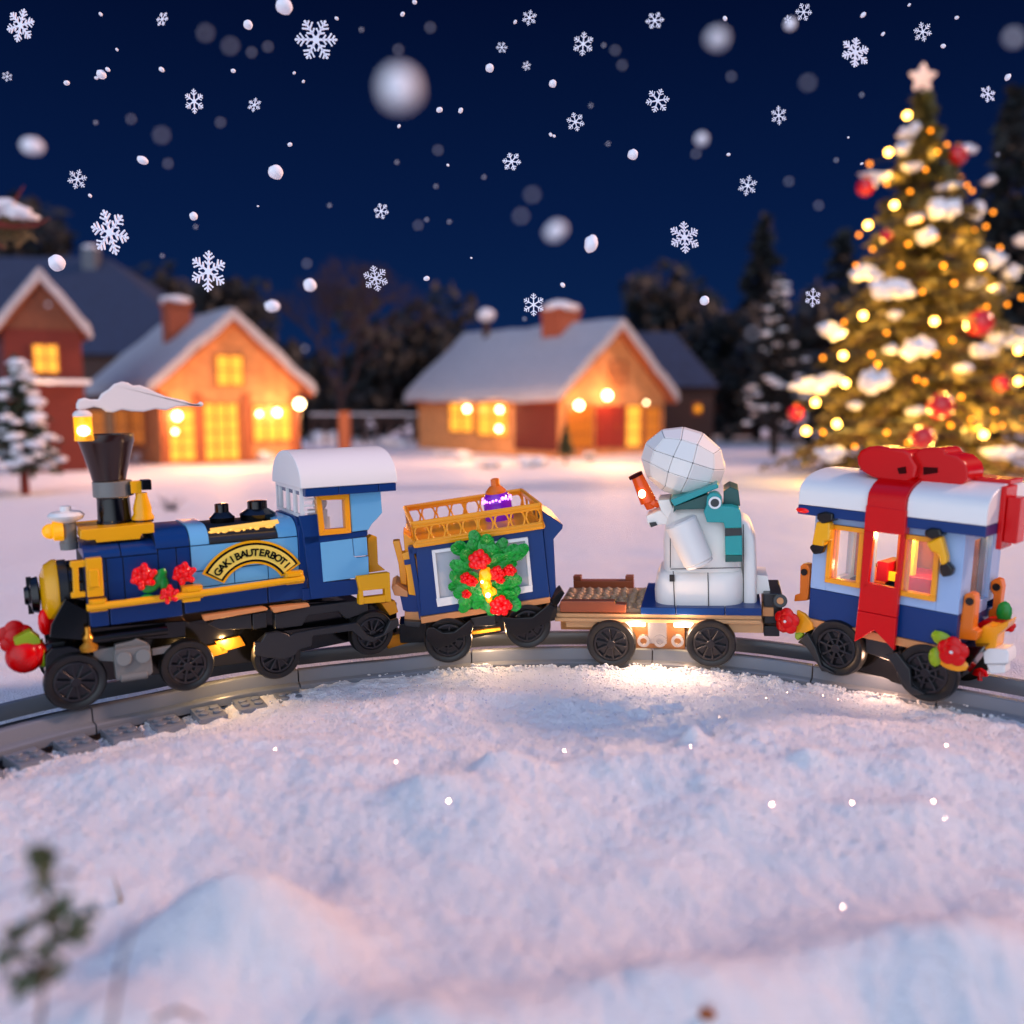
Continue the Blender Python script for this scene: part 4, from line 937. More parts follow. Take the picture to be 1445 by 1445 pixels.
# ribbon over the roof and down the side
rx_a, rx_b = V.q(1226, 700, -.16)[0], V.q(1281, 700, -.16)[0]
b = MB(); b.prismx(barrel(-.2, VW+.2, zr0-.1, zr0+.165, zr0+.475, 16, .9), rx_a, rx_b)
b.prismx(barrel(-.19, VW+.19, zr0+.1, zr0+.16, zr0+.46, 16, .9), rx_b, rx_b+.01) if False else None
c_ = (lambda pts: crop(3.704, 1070, 610, pts))
fpoly(V, c_([(562, 380), (774, 410), (765, 540), (552, 515)]), -.206, -.06, b)
fpoly(V, c_([(552, 515), (606, 515), (570, 812), (532, 806)]), -.12, -.05, b); fpoly(V, c_([(742, 535), (765, 540), (732, 860), (712, 820)]), -.12, -.05, b); fpoly(V, c_([(570, 785), (715, 815), (732, 858), (722, 970), (518, 930), (532, 806)]), -.12, -.05, b)
fpoly(V, c_([(518, 932), (722, 972), (708, 1142), (606, 1035), (500, 1095)]), -.125, -.06, b)
b.build('ribbon', 'red', cab, bevel=.01)
b = MB(); y_c = VW/2
b.box(xa_+.45, rx_a, y_c-.12, y_c+.3, zr0+.43, zr0+.50); b.box(rx_b, xb_+.02, y_c-.2, y_c+.28, zr0+.42, zr0+.48); b.box(xb_, xb_+.06, y_c-.45, y_c-.05, zr0-.3, zr0+.42); b.box(xb_+.06, xb_+.2, y_c-.40, y_c-.12, zr0-.22, zr0+.30)
b.build('ribbon_band', 'red', cab, bevel=.012)
b = MB(); fpoly(V, c_([(640, 275), (800, 250), (850, 290), (860, 330), (640, 330)]), .25, 1.0, b)
def capsule(pts, y0, y1):
    b_ = MB(); fpoly(V, c_(pts), y0, y1, b_); return b_
loopL = [(512, 130), (530, 95), (570, 75), (620, 70), (690, 82), (760, 90), (795, 110), (805, 135), (830, 180), (820, 240), (770, 270), (735, 290), (700, 280), (650, 255), (590, 235), (540, 205), (515, 170)]
loopR = [(800, 125), (830, 95), (870, 82), (930, 80), (940, 75), (975, 90), (980, 110), (1040, 125), (1085, 165), (1098, 205), (1090, 250), (1050, 285), (990, 300), (900, 300), (840, 290), (790, 262), (770, 200)]
bw = b.build('bow', 'red', cab, bevel=.015)
o = capsule(loopL, .10, .6).build('bow_loop', 'red', bw, smooth=50, bevel=.04); o = capsule(loopR, .22, .78).build('bow_loop', 'red', bw, smooth=50, bevel=.04)
b = MB(); fpoly(V, c_([(862, 182), (935, 186), (935, 212), (862, 222)]), .20, .24, b); fpoly(V, c_([(725, 188), (768, 180), (772, 215), (735, 218)]), .08, .12, b); b.build('bow_slot_shade', 'dark_red', bw, bevel=.005)  # raised dark blocks, the shade of open slots put into their colour
# base
b = MB(); b.box(xl-.02, xr+.04, -.03, VW+.03, -.06, z_bot-.002); b.build('base_strip', 'copper', cab, bevel=.008)
b = MB(); b.box(xl+.2, xr-.2, .25, VW-.3, -.62, -.062)
fpoly(V, c_([(205, 1100), (260, 1030), (500, 1045), (520, 1100), (700, 1080), (1050, 1120), (1180, 1120), (1050, 1290), (960, 1290), (700, 1190), (540, 1150), (330, 1160), (270, 1130)]), .1, .5, b)
b.build('chassis', 'black', cab, bevel=.01)
b = MB()
fpoly(V, c_([(215, 1085), (255, 1050), (300, 1130), (330, 1220), (400, 1260), (330, 1250), (290, 1180), (240, 1110)]), -.12, -.06, b); b.build('axle_guard', 'charcoal', cab, bevel=.01); b = MB()
fpoly(V, c_([(660, 1165), (720, 1150), (790, 1240), (800, 1330), (870, 1370), (800, 1375), (750, 1300), (700, 1210)]), -.12, -.06, b); b.build('axle_guard', 'charcoal', cab, bevel=.01); b = MB()
fpoly(V, c_([(560, 1060), (720, 1080), (700, 1200), (560, 1150)]), .02, .2, b)
b.build('brake_box', 'charcoal', cab, bevel=.01)
for px, py, r in ((1179, 915, 40), (1306, 950, 42)): wheelset(V, cab, px, py, r, -.05, style=1)
# end posts
for pts, y0, y1 in (([(218, 700), (235, 685), (258, 692), (270, 720), (262, 850), (255, 880), (185, 885), (190, 850), (215, 845)], .05, .2), ([(1075, 850), (1100, 838), (1130, 850), (1135, 890), (1120, 1030), (1150, 1045), (1140, 1090), (1030, 1080), (1045, 1030), (1052, 1000)], .1, .28), ([(1215, 780), (1240, 763), (1268, 772), (1276, 810), (1258, 940), (1285, 955), (1270, 985), (1200, 970), (1205, 930), (1222, 920), (1228, 850), (1210, 820)], 1.05, 1.2)):
    b = MB(); fpoly(V, c_(pts), y0, y1, b, ly=y0); po = b.build('end_post', 'orange', cab, bevel=.015)
    hx = sum(p[0] for p in pts[:3])/3+4; hy = min(p[1] for p in pts)+46
    v_ = V.v(1070+hx/3.704, 610+hy/3.704, y0-.005); MB().cyl(v_, v_+Vector((0, -.015, 0)), .045, n=16).build('pin_hole', 'black', po)
b = MB(); fpoly(V, c_([(1140, 1045), (1180, 1010), (1230, 1020), (1310, 985), (1300, 1020), (1250, 1060), (1240, 1130), (1170, 1140), (1130, 1100)]), .3, .6, b, ly=.3); fpoly(V, c_([(0, 750), (45, 745), (65, 820), (30, 840), (0, 830)]), .3, .6, b) if False else None
b.build('buffer_beam', 'gold', cab, bevel=.015)
b = MB(); fpoly(V, c_([(1130, 1010), (1180, 980), (1310, 1000), (1260, 1035), (1150, 1040)]), .7, 1.0, b, ly=.7); b.build('tail_board', 'red', cab, bevel=.01)
b = MB(); fpoly(V, c_([(1172, 1150), (1200, 1128), (1300, 1135), (1310, 1160), (1305, 1210), (1180, 1212)]), .3, .6, b, ly=.3); fpoly(V, c_([(1190, 1212), (1290, 1212), (1290, 1260), (1210, 1265)]), .35, .55, b, ly=.35); b.build('tail_buffer', 'white', cab, bevel=.015)
# flowers of the caboose
f1 = flower(V, cab, 1111, 876, 18.5, -.12); b = MB(); fpoly(V, c_([(200, 930), (240, 950), (280, 1000), (285, 1030), (240, 1050), (200, 1050), (180, 1040), (120, 1050), (200, 990)]), -.06, .0, b); b.build('petal', 'gold', f1, bevel=.01)
b = MB(); fpoly(V, c_([(190, 1050), (220, 1040), (235, 1060), (205, 1090), (190, 1075)]), -.06, .0, b); b.build('leaf', 'lime', f1, bevel=.01)
f2 = flower(V, cab, 1345, 919, 21, -.12)
b = MB(); b.ball(V.v(1331, 903, -.05), (.15, .04, .09), 2, Matrix.Rotation(.4, 3, 'Y')); b.ball(V.v(1320, 927, -.05), (.08, .04, .12), 2); b.build('leaf', 'lime', f2); b = MB(); b.ball(V.v(1345, 936, -.04), (.17, .04, .09), 2); b.build('petal', 'gold', f2)
MB().ball(V.v(1417, 864, .9), (.09, .04, .14), 2).build('leaf', 'green', cab); flower(V, cab, 1424, 883, 9, .8, dot=False)
# side lanterns
for pts, cap, tip in ((c_([(300, 465), (375, 470), (372, 570), (345, 572), (340, 600), (275, 590)]), c_([(305, 425), (345, 415), (390, 425), (388, 465), (330, 480), (302, 455)]), c_([(262, 600), (300, 572), (345, 590), (330, 635), (285, 640)])),
                      (c_([(872, 580), (955, 540), (985, 650), (985, 690), (950, 700), (935, 640), (900, 625)]), c_([(865, 515), (900, 500), (950, 505), (960, 545), (905, 560), (868, 545)]), c_([(945, 690), (985, 675), (1020, 715), (1010, 750), (960, 760), (945, 735)]))):
    b = MB(); fpoly(V, pts, -.18, -.05, b); ln = b.build('side_lantern', 'yellow', cab, bevel=.03)
    b = MB(); fpoly(V, cap, -.2, -.0, b); fpoly(V, tip, -.17, -.06, b); b.build('lantern_cap', 'black', ln, bevel=.025)
mat('tail_red', (210, 0, 0), .2, emit=(255, 20, 0), es=.3)
MB().ball(V.v(1136, 720, -.1), (.12, .08, .05), 2).build('roof_lamp', 'tail_red', cab)
# little toadstool brick and clear plate by the track at the right
b = MB(); c0 = P(1383, 952, ydepth(1383, 952, 7.9)); b.lathe(c0, [(.03, -.07), (.02, 0), (.09, .0), (.07, .05), (.02, .08)], 14)
top('toadstool_piece', b, 'red', 'tiny red toadstool-shaped toy piece lying on the rails behind the caboose', 'toy piece')

point('fill_underlight', V.v(1245, 935, .05), 20, (1, .55, .35), .08, cab)  # added fill below the caboose for warm snow in front
# ================================================================ village
mat('wall_ochre', (196, 134, 82), .7, bump=.3, bscale=2, var=.28); mat('wall_red', (98, 26, 14), .7, bump=.3, bscale=4, var=.2); mat('gable_wood', (104, 58, 36), .7, var=.2, bscale=3)
mat('wall_dark', (60, 38, 32), .8, var=.2, bscale=3); mat('trim_wood', (150, 78, 40), .6); mat('brick', (150, 74, 46), .7, var=.25, bscale=6); mat('door_red', (140, 36, 16), .5)
mat('win_lit', (150, 90, 30), .4, emit=(255, 172, 55), es=1.5); mat('win_dim', (120, 70, 20), .4, emit=(255, 140, 20), es=.5)
mat('lamp_white', (255, 230, 190), .4, emit=(255, 225, 170), es=14); mat('iron', (20, 20, 22), .5); mat('stone_grey', (90, 95, 105), .7)
class House:
    def __init__(s, name, px, py, Y, psi, w, l, hw, rise, wall, label, roofpart=True, over=.7, gable=None):
        s.A = P(px, py, Y); a = math.radians(psi); s.x = Vector((math.cos(a), math.sin(a), 0)); s.y = Vector((-math.sin(a), math.cos(a), 0)); s.w, s.l, s.hw, s.rise = w, l, hw, rise
        M = Matrix(((s.x.x, s.y.x, 0, s.A.x), (s.x.y, s.y.y, 0, s.A.y), (0, 0, 1, s.A.z), (0, 0, 0, 1)))
        s.o = empty(name, M, label, 'house')
        b = MB(); b.poly([(0, -1.2), (w, -1.2), (w, hw), (w/2, hw+rise*(1)), (0, hw)], 0, l); s.wall = b.build('wall', wall, s.o, smooth=0)
        k = rise/(w/2); ov = over; th = .48
        b = MB(); zt = hw+rise
        for sg in (1, -1):
            ex = w/2+ov; z0 = zt-k*ex
            pts = [(w/2, zt+.02), (w/2-sg*ex, z0+.02), (w/2-sg*ex, z0+.1+.12), (w/2, zt+.14)]
            b.poly(pts, -ov, l+ov)
        s.roof = b.build('roof', 'trim_wood', s.o, smooth=0)
        b = MB(); n = 10      # snow blanket
        for sg in (1, -1):
            ex = w/2+ov+.12; z0 = zt-k*ex
            b.poly([(w/2, zt+.16), (w/2-sg*ex, z0+.2), (w/2-sg*(ex+.1), z0+.28+.1), (w/2-sg*(ex-.02), z0+.2+th+.28), (w/2, zt+.16+th+.25)], -ov-.1, l+ov+.1)
        bmesh.ops.subdivide_edges(b.bm, edges=[e for e in b.bm.edges if e.calc_length() > 2], cuts=8, use_grid_fill=True)
        for v in b.bm.verts:
            v.co.z += .16*mnoise.noise(v.co*.6)+.06*mnoise.noise(v.co*1.7)
        s.snow = b.build('roof_snow', 'roof_snow_dimmed', s.roof, smooth=60, bevel=.14)  # snow blanket painted darker to stand for weaker light back here
        if gable:
            b = MB(); b.poly([(.05, hw), (w-.05, hw), (w/2, hw+rise-.1)], -.06, 0); b.build('gable_boards', gable, s.o, smooth=0)
    def loc(s, px, py, axis, val):
        d = ray(px, py); ax = s.x if axis == 'x' else s.y; t = (val-(O-s.A).dot(ax))/d.dot(ax); p = O+d*t-s.A
        return Vector((p.dot(s.x), p.dot(s.y), p.z))
    def box_on(s, face, px0, py0, px1, py1, d0, d1, b):
        if face == 'f':
            a, c = s.loc(px0, py0, 'y', 0), s.loc(px1, py1, 'y', 0); zz = sorted((a.z, c.z)); xx = sorted((a.x, c.x)); b.box(xx[0], xx[1], -d1, -d0, zz[0], zz[1]); return xx, zz
        a, c = s.loc(px0, py0, 'x', 0), s.loc(px1, py1, 'x', 0); zz = sorted((a.z, c.z)); yy = sorted((a.y, c.y)); b.box(-d1, -d0, yy[0], yy[1], zz[0], zz[1]); return yy, zz
    def window(s, face, px0, py0, px1, py1, m='win_lit', nx=2, nz=2, name='window', label=None):
        b = MB(); uu, zz = s.box_on(face, px0, py0, px1, py1, .02, .05, b); pane = b
        f = MB(); t = .09
        def bar(u0, u1, z0, z1):
            if face == 'f': f.box(u0, u1, -.16, -.0, z0, z1)
            else: f.box(-.16, 0, u0, u1, z0, z1)
        bar(uu[0]-t, uu[1]+t, zz[0]-t, zz[0]); bar(uu[0]-t, uu[1]+t, zz[1], zz[1]+t); bar(uu[0]-t, uu[0], zz[0], zz[1]); bar(uu[1], uu[1]+t, zz[0], zz[1])
        for i in range(1, nx): u = uu[0]+(uu[1]-uu[0])*i/nx; bar(u-.04, u+.04, zz[0], zz[1])
        for i in range(1, nz): z = zz[0]+(zz[1]-zz[0])*i/nz; bar(uu[0], uu[1], z-.035, z+.035)
        fr = f.build(name, 'trim_wood', s.o, smooth=0, label=label); pane.build('pane', m, fr, smooth=0); return fr
    def door(s, face, px0, py0, px1, py1, m='door_red'):
        b = MB(); uu, zz = s.box_on(face, px0, py0, px1, py1, .0, .12, b); d = b.build('door', m, s.o, smooth=0)
        h = MB(); u = uu[0]+.2; h.ball((u, -.17, (zz[0]+zz[1])/2) if face == 'f' else (-.17, u, (zz[0]+zz[1])/2), .07, 1); h.build('handle', 'brass', d)
    def chimney(s, px0, px1, pyt, pyb, yl, m='brick', round_=False):
        a = s.loc(px0, pyb, 'y', yl); c = s.loc(px1, pyt, 'y', yl); w2 = (c.x-a.x)*.5/1.5; cx = (a.x+c.x)/2; b = MB()
        if round_: b.cyl((cx, yl, a.z-1), (cx, yl, c.z), w2*.6, n=12)
        else: b.box(cx-w2, cx+w2, yl-w2, yl+w2, a.z-1.4, c.z); b.box(cx-w2-.1, cx+w2+.1, yl-w2-.1, yl+w2+.1, c.z-.35, c.z-.05)
        ch_ = b.build('chimney', m, s.roof, smooth=0); b = MB(); b.ball((cx, yl, c.z+.05), (w2*1.35, w2*1.35, w2*(.5 if not round_ else 1.1)), 3, None, .25, px0); b.build('chimney_snow', 'snow_cap', ch_)
def wall_lamp(H, face, px, py, r, e, name='wall_lamp', out=.45, col=(1, .47, .17)):
    p_ = H.loc(px, py, 'y' if face == 'f' else 'x', -out); b = MB(); b.ball(p_, r, 2)
    n_ = Vector((0, 1, 0)) if face == 'f' else Vector((1, 0, 0))
    k = MB(); k.tube([p_+n_*out, p_+n_*(out*.5)+Vector((0, 0, .3)), p_+Vector((0, 0, r))], .05, 6); k.box(p_.x-.1, p_.x+.1, p_.y+out-.05 if face == 'f' else p_.y-.1, p_.y+out if face == 'f' else p_.y+.1, p_.z-.2, p_.z+.2) if face == 'f' else None
    lk = k.build(name, 'iron', H.o); g_ = b.build('globe', 'lamp_white', lk)
    if e: point('lamp_light', p_-n_*.6, e, col, .25, H.o)

h1 = House('yellow_house', 228, 653, 55, 39, 9.4, 13.0, 4.75, 4.1, 'wall_ochre', 'warm lit ochre house with snowy roof and brick chimney behind the locomotive')
h1.window('f', 306, 543, 341, 503); h1.window('f', 290, 649, 334, 570, nx=3, nz=4, name='glass_door'); h1.window('f', 238, 650, 272, 578, nx=2, nz=4); h1.window('f', 358, 622, 408, 573, nx=3, nz=2)
h1.window('s', 166, 625, 182, 578, 'win_dim'); h1.window('s', 188, 625, 204, 578, 'win_dim'); h1.window('s', 130, 622, 148, 580, 'win_dim')
h1.chimney(226, 271, 428, 462, 5.6)
for xa, xc in ((228, 236), (344, 352), (412, 419), (276, 284)): b = MB(); h1.box_on('f', xa, 653, xc, 556, .0, .14, b); b.build('corner_board', 'trim_wood', h1.o)
for px, py, r, e in ((250, 587, .24, 230), (247, 609, .13, 0), (391, 582, .22, 200), (366, 584, .15, 0)): wall_lamp(h1, 'f', px, py, r, e)
point('spill_fill_light', h1.loc(315, 600, 'y', -7.5), 1200, (1, .42, .13), .4, h1.o); point('spill_fill_light', h1.loc(170, 580, 'x', -5), 500, (1, .42, .13), .4, h1.o)  # added lights hanging before the ochre house to spill orange on the snow

h2 = House('village_house', 790, 643, 60, 40, 10.6, 17.0, 4.1, 4.5, 'wall_ochre', 'long low snow-roofed house with two bright windows and red door behind the wagons', gable='wall_ochre')
h2.window('s', 636, 608, 669, 563); h2.window('s', 676, 613, 717, 563)
b = MB(); h2.box_on('s', 727, 634, 787, 556, .0, .1, b); b.build('brown_shutter_wall', 'wall_red', h2.o)
h2.window('f', 860, 542, 882, 511, nz=3); h2.door('f', 840, 632, 866, 572); h2.door('f', 866, 632, 880, 572); h2.window('f', 882, 630, 903, 573, nx=1, nz=3); h2.window('f', 908, 628, 930, 575, 'win_dim', nx=1, nz=3); h2.window('f', 800, 632, 834, 572, 'win_dim', nx=3, nz=3)
h2.chimney(770, 812, 438, 470, 5.2); h2.chimney(676, 696, 446, 475, 14.0, 'wall_dark', True)
for px, py, r, e in ((857, 558, .28, 230), (817, 572, .26, 170), (912, 568, .1, 0)): wall_lamp(h2, 'f', px, py, r, e)
for px, py, r in ((659, 577, .22), (705, 578, .2), (704, 605, .18)): wall_lamp(h2, 's', px, py, r, 60)
point('spill_fill_light', h2.loc(870, 590, 'y', -7.5), 1400, (1, .42, .13), .4, h2.o); point('spill_fill_light', h2.loc(680, 585, 'x', -6.5), 900, (1, .42, .13), .4, h2.o)  # added spill lights off the long house, with no fitting

h0 = House('red_barn_house', 17, 652, 48, 32, 3.75, 9, 7.15, 2.45, 'wall_red', 'tall red wooden house with one amber window at the left edge', gable='gable_wood', over=.35)
h0.window('f', 49, 525, 80, 488); h0.window('f', 18, 602, 32, 555, 'win_dim')
b = MB(); b.poly([(-.2, 4.2), (4.0, 4.2), (4.0, 4.45), (-.2, 4.45)], -.9, 0); b.build('canopy_snow', 'snow_cap', h0.o, bevel=.05)
point('window_light', h0.loc(64, 545, 'y', -1.5), 25, (1, .5, .18), .3, h0.o)

def hip_house(name, pxl, pxr, py_eave, py_ridge, rl, rr_, Y, depth, wall, label, chim=None):
    a = P(pxl, py_eave, Y); c = P(pxr, py_eave, Y); base = 0; zt = P(rl, py_ridge, Y+depth/2).z; r0 = P(rl, py_ridge, Y+depth/2); r1 = P(rr_, py_ridge, Y+depth/2)
    M = Matrix.Translation((a.x, a.y, 0)); o = empty(name, M, label, 'house'); W_ = c.x-a.x
    MB().box(.3, W_-.3, .3, depth-.3, -1, a.z).build('wall', wall, o, smooth=0)
    b = MB(); x0, x1 = r0.x-a.x, r1.x-a.x
    def hip(dz, e, bb): bb._pr([(-e, -e, a.z+dz), (W_+e, -e, a.z+dz), (W_+e, depth+e, a.z+dz), (-e, depth+e, a.z+dz), (x0, depth/2, zt+dz), (x1, depth/2, zt+dz)], [(0, 1, 5, 4), (1, 2, 5), (2, 3, 4, 5), (3, 0, 4), (0, 3, 2, 1)])
    hip(-.35, .0, b); rf_ = b.build('roof', 'wall_dark', o, smooth=0); b = MB(); hip(0, .15, b); b.build('roof_snow', 'snow_dimmed_blue', rf_, smooth=0, bevel=.1)  # roof snow in dark blue, the far dimness put into its colour
    if chim:
        px, pyt, wd, m = chim; p_ = P(px, pyt, Y+depth*.45); b = MB(); b.box(p_.x-a.x-wd/2, p_.x-a.x+wd/2, depth*.45-wd/2, depth*.45+wd/2, zt-2, p_.z); ch_ = b.build('chimney', m, rf_, smooth=0)
        MB().ball((p_.x-a.x, depth*.45, p_.z), (wd*.62, wd*.62, .35), 2).build('chimney_snow', 'snow_cap', ch_)
    return o, a
hb, ab = hip_house('dark_house', 878, 1014, 546, 468, 880, 952, 74, 9, 'wall_dark', 'dark house with snowy hipped roof behind the right end of the long house')
b = MB(); p_ = P(984, 577, 74.2); b.box(p_.x-ab.x-.35, p_.x-ab.x+.35, .2, .3, p_.z-.5, p_.z+.5); wdk = b.build('window', 'trim_wood', hb); b = MB(); b.ball((p_.x-ab.x, -.1, p_.z), .3, 2); b.build('lamp', 'gold_glow', wdk)
hip_house('snowy_barn', -130, 300, 500, 362, -60, 150, 84, 26, 'wall_dark', 'large dim barn under a blue snow-covered roof behind the ochre house', chim=(128, 350, 1.4, 'stone_grey'))
hip_house('distant_cottage', 996, 1075, 566, 528, 1012, 1058, 105, 8, 'wall_dark', 'tiny distant snow-roofed cottage in the dark left of the snowy fir')

# street lamp
p0 = G(425, 652, gz(*G(425, 652, .2)[:2])); sl = empty('street_lamp', Matrix.Translation(p0), 'lit globe street lamp on a dark post at the right corner of the ochre house', 'street lamp')
zl = P(425, 570, p0.y).z-p0.z; b = MB(); b.lathe((0, 0, 0), [(.22, -.3), (.22, .15), (.10, .3), (.07, zl-.5), (.16, zl-.42), (.05, zl-.4)], 12); b.build('post', 'iron', sl)
MB().ball((0, 0, zl), .30, 3).build('globe', 'lamp_white', sl); MB().lathe((0, 0, zl+.4), [(.25, 0), (.12, .1), (.03, .25)], 12).build('finial', 'iron', sl)
point('lamp_light', (0, -.6, zl-.6), 420, (1, .5, .2), .2, sl)

# fence and posts far behind
mat('fence_wood', (70, 50, 46), .8)
fz = empty('wooden_fence', Matrix.Translation(P(440, 604, 78)), 'low snow-topped wooden fence far behind between the two lit houses', 'fence')
for i in range(9): MB().box(i*1.15-.08, i*1.15+.08, -.08, .08, -1.5, 1.1).build('post', 'fence_wood', fz)
for z in (.2, .7): MB().box(-.1, 9.3, -.12, -.081, z, z+.16).build('rail', 'fence_wood', fz)
MB().box(-.1, 9.3, -.14, .14, 1.1, 1.28).build('rail_snow', 'snow_cap', fz, bevel=.05)
b = MB(); p_ = P(487, 632, 64); b.box(p_.x-.35, p_.x+.35, p_.y-.35, p_.y+.35, -.5, 3.2); top('gate_post', b, 'trim_wood', 'short brown wooden gate post standing in the snow left of the long house', 'post')

# ---------------------------------------------------------------- vegetation
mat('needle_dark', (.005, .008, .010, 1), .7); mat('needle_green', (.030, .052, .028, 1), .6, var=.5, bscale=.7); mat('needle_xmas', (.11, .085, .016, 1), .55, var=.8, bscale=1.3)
mat('bark', (.07, .035, .022, 1), .8); mat('bark_red', (110, 30, 18), .8); mat('bark_dark', (.008, .006, .008, 1), .9); mat('twig_purple', (.026, .014, .018, 1), .9)
def needles(b_, pos, dirs, L_, W_):
    """sprays of thin leaf-sized faces; returns verts, faces"""
def conifer(name, base, h, rad, label, nl=16, nb=11, per=16, m='needle_green', bark='bark', L_=.4, W_=.1, trunk=.12, seed=1, group=None, cat='conifer', prof=1.0, snow=0, snow_r=.3, droop=.25):
    rr = random.Random(seed); t = empty(name, Matrix.Translation(base), label, cat, group); vs = []; fs = []; br = MB(); tips = []
    h0 = h*trunk
    for i in range(nl):
        f = (i+.3)/nl; z = h-(h-h0)*f
        R_ = rad*(f**prof)*(1-.13*((i*3) % 3 == 1)) + .03*rad; n = max(5, int(nb*(.5+.6*f)))
        for k in range(n):
            a = 2*PI*(k+rr.random()*.8)/n+i*1.3; r = R_*rr.uniform(.72, 1.12); d = Vector((math.cos(a), math.sin(a), 0)); zz = z+rr.uniform(-.5, .5)*h/nl*.8
            e = Vector((0, 0, zz))+d*r+Vector((0, 0, -droop*r*rr.uniform(.5, 1.3)))
            s0 = Vector((0, 0, zz)); tips.append((e, r, a)); br.tube([s0, s0.lerp(e, .5)+Vector((0, 0, .05*r)), e], [.03*r+.02, .02*r+.015, .01], 4)
            for q_ in range(per):
                u = .18+.82*(q_+rr.random())/per; p_ = s0.lerp(e, u)+Vector((0, 0, .05*r*math.sin(u*PI))); spread = (1-u)*.45+.12
                side = Vector((-d.y, d.x, 0))*rr.uniform(-1, 1)*spread*r*.55
                p_ = p_+side*.8+Vector((rr.gauss(0, .06), rr.gauss(0, .06), rr.gauss(0, .10)))*L_*2
                dd = (d*.8+side.normalized()*rr.uniform(.1, 1.0)+Vector((0, 0, rr.uniform(-.8, .5)))).normalized(); w_ = dd.orthogonal().normalized(); w_ = Matrix.Rotation(rr.uniform(0, 3), 3, dd) @ w_
                l = L_*rr.uniform(.6, 1.3); ww = W_*rr.uniform(.7, 1.3); o_ = len(vs)
                vs += [p_-dd*l*.4, p_+w_*ww, p_+dd*l*.6, p_-w_*ww]; fs.append((o_, o_+1, o_+2, o_+3))
    me = bpy.data.meshes.new('crown'); me.from_pydata([tuple(v) for v in vs], [], fs); me.materials.append(MATS[m]); o = bpy.data.objects.new('crown', me); COL.objects.link(o); o.parent = t
    br.build('branches', bark, t, smooth=60)
    b = MB(); b.tube([(0, 0, -.4), (0, 0, h0), (0, 0, h*.6), (0, 0, h*.98)], [rad*.075+.06, rad*.065+.05, rad*.035+.02, .01], 10); b.build('trunk', bark, t, smooth=60)
    if snow:
        b = MB(); rr.shuffle(tips)
        for e, r, a in tips[:snow]:
            u = rr.uniform(.6, 1.0); p_ = Vector((e.x*u, e.y*u, e.z+.12*snow_r+(1-u)*droop*r)); s_ = snow_r*rr.uniform(.6, 1.3)
            b.ball(p_, (s_*rr.uniform(1, 1.6), s_*rr.uniform(.9, 1.5), s_*.55), 2, Matrix.Rotation(a, 3, 'Z'), .5, rr.random()*40)
        b.build('branch_snow', 'snow_cap', t, smooth=60)
    return t
b0 = G(36, 698, gz(*G(36, 698, .1)[:2])); s_ = b0.y/1250
conifer('small_fir', b0, 188*s_, 62*s_, 'small snow-laden fir with reddish trunk at the left edge', nl=13, nb=13, per=16, L_=.42, W_=.10, trunk=.2, seed=4, bark='bark_red', snow=75, snow_r=.27)
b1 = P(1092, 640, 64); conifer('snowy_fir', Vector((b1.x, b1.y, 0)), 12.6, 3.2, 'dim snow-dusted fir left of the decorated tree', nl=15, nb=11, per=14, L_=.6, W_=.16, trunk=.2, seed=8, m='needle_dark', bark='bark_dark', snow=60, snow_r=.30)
def dark_conifer(px, pyt, Y, rad, seed, label): 
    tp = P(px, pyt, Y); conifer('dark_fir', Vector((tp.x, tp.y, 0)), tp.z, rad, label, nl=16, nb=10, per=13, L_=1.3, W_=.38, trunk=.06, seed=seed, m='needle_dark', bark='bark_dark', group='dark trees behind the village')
dark_conifer(1078, 312, 92, 6.5, 12, 'tall pointed black fir behind the snow-dusted fir'); dark_conifer(1432, 140, 60, 6.0, 13, 'tall black fir at the right edge behind the decorated tree'); dark_conifer(1190, 330, 95, 7.5, 14, 'dark fir half hidden behind the left side of the decorated tree')
def bushy(px, pyt, Y, rad, seed, label, name='dark_tree', n=1500, m='needle_dark'):
    rr = random.Random(seed); tp = P(px, pyt, Y); h = tp.z; t = empty(name, Matrix.Translation((tp.x, tp.y, 0)), label, 'tree', 'dark trees behind the village')
    vs = []; fs = []; cl = [(Vector((rr.gauss(0, .45)*rad, rr.gauss(0, .4)*rad, h*rr.uniform(.25, .9))), rad*rr.uniform(.25, .5)) for _ in range(16)]+[(Vector((0, 0, h-rad*.3)), rad*.3)]
    for _ in range(n):
        c, r = rr.choice(cl); d = Vector((rr.gauss(0, 1), rr.gauss(0, 1), rr.gauss(0, 1))).normalized()*r*rr.uniform(.5, 1.05); p_ = c+d; u = Vector((rr.gauss(0, 1), rr.gauss(0, 1), rr.gauss(0, 1))).normalized(); v = u.orthogonal().normalized(); s_ = rad*.11*rr.uniform(.5, 1.3); o_ = len(vs)
        vs += [p_-u*s_, p_+v*s_*.6, p_+u*s_, p_-v*s_*.6]; fs.append((o_, o_+1, o_+2, o_+3))
    me = bpy.data.meshes.new('crown'); me.from_pydata([tuple(v) for v in vs], [], fs); me.materials.append(MATS[m]); o = bpy.data.objects.new('crown', me); COL.objects.link(o); o.parent = t
    b = MB(); b.tube([(0, 0, -.5), (0, 0, h*.3), (rad*.1, 0, h*.6)], [.5, .4, .15], 8)
    for c, r in cl[:8]: b.tube([(0, 0, h*.25), c*.6+Vector((0, 0, h*.15)), c], [.25, .14, .04], 5)
    b.build('trunk', 'bark_dark', t)
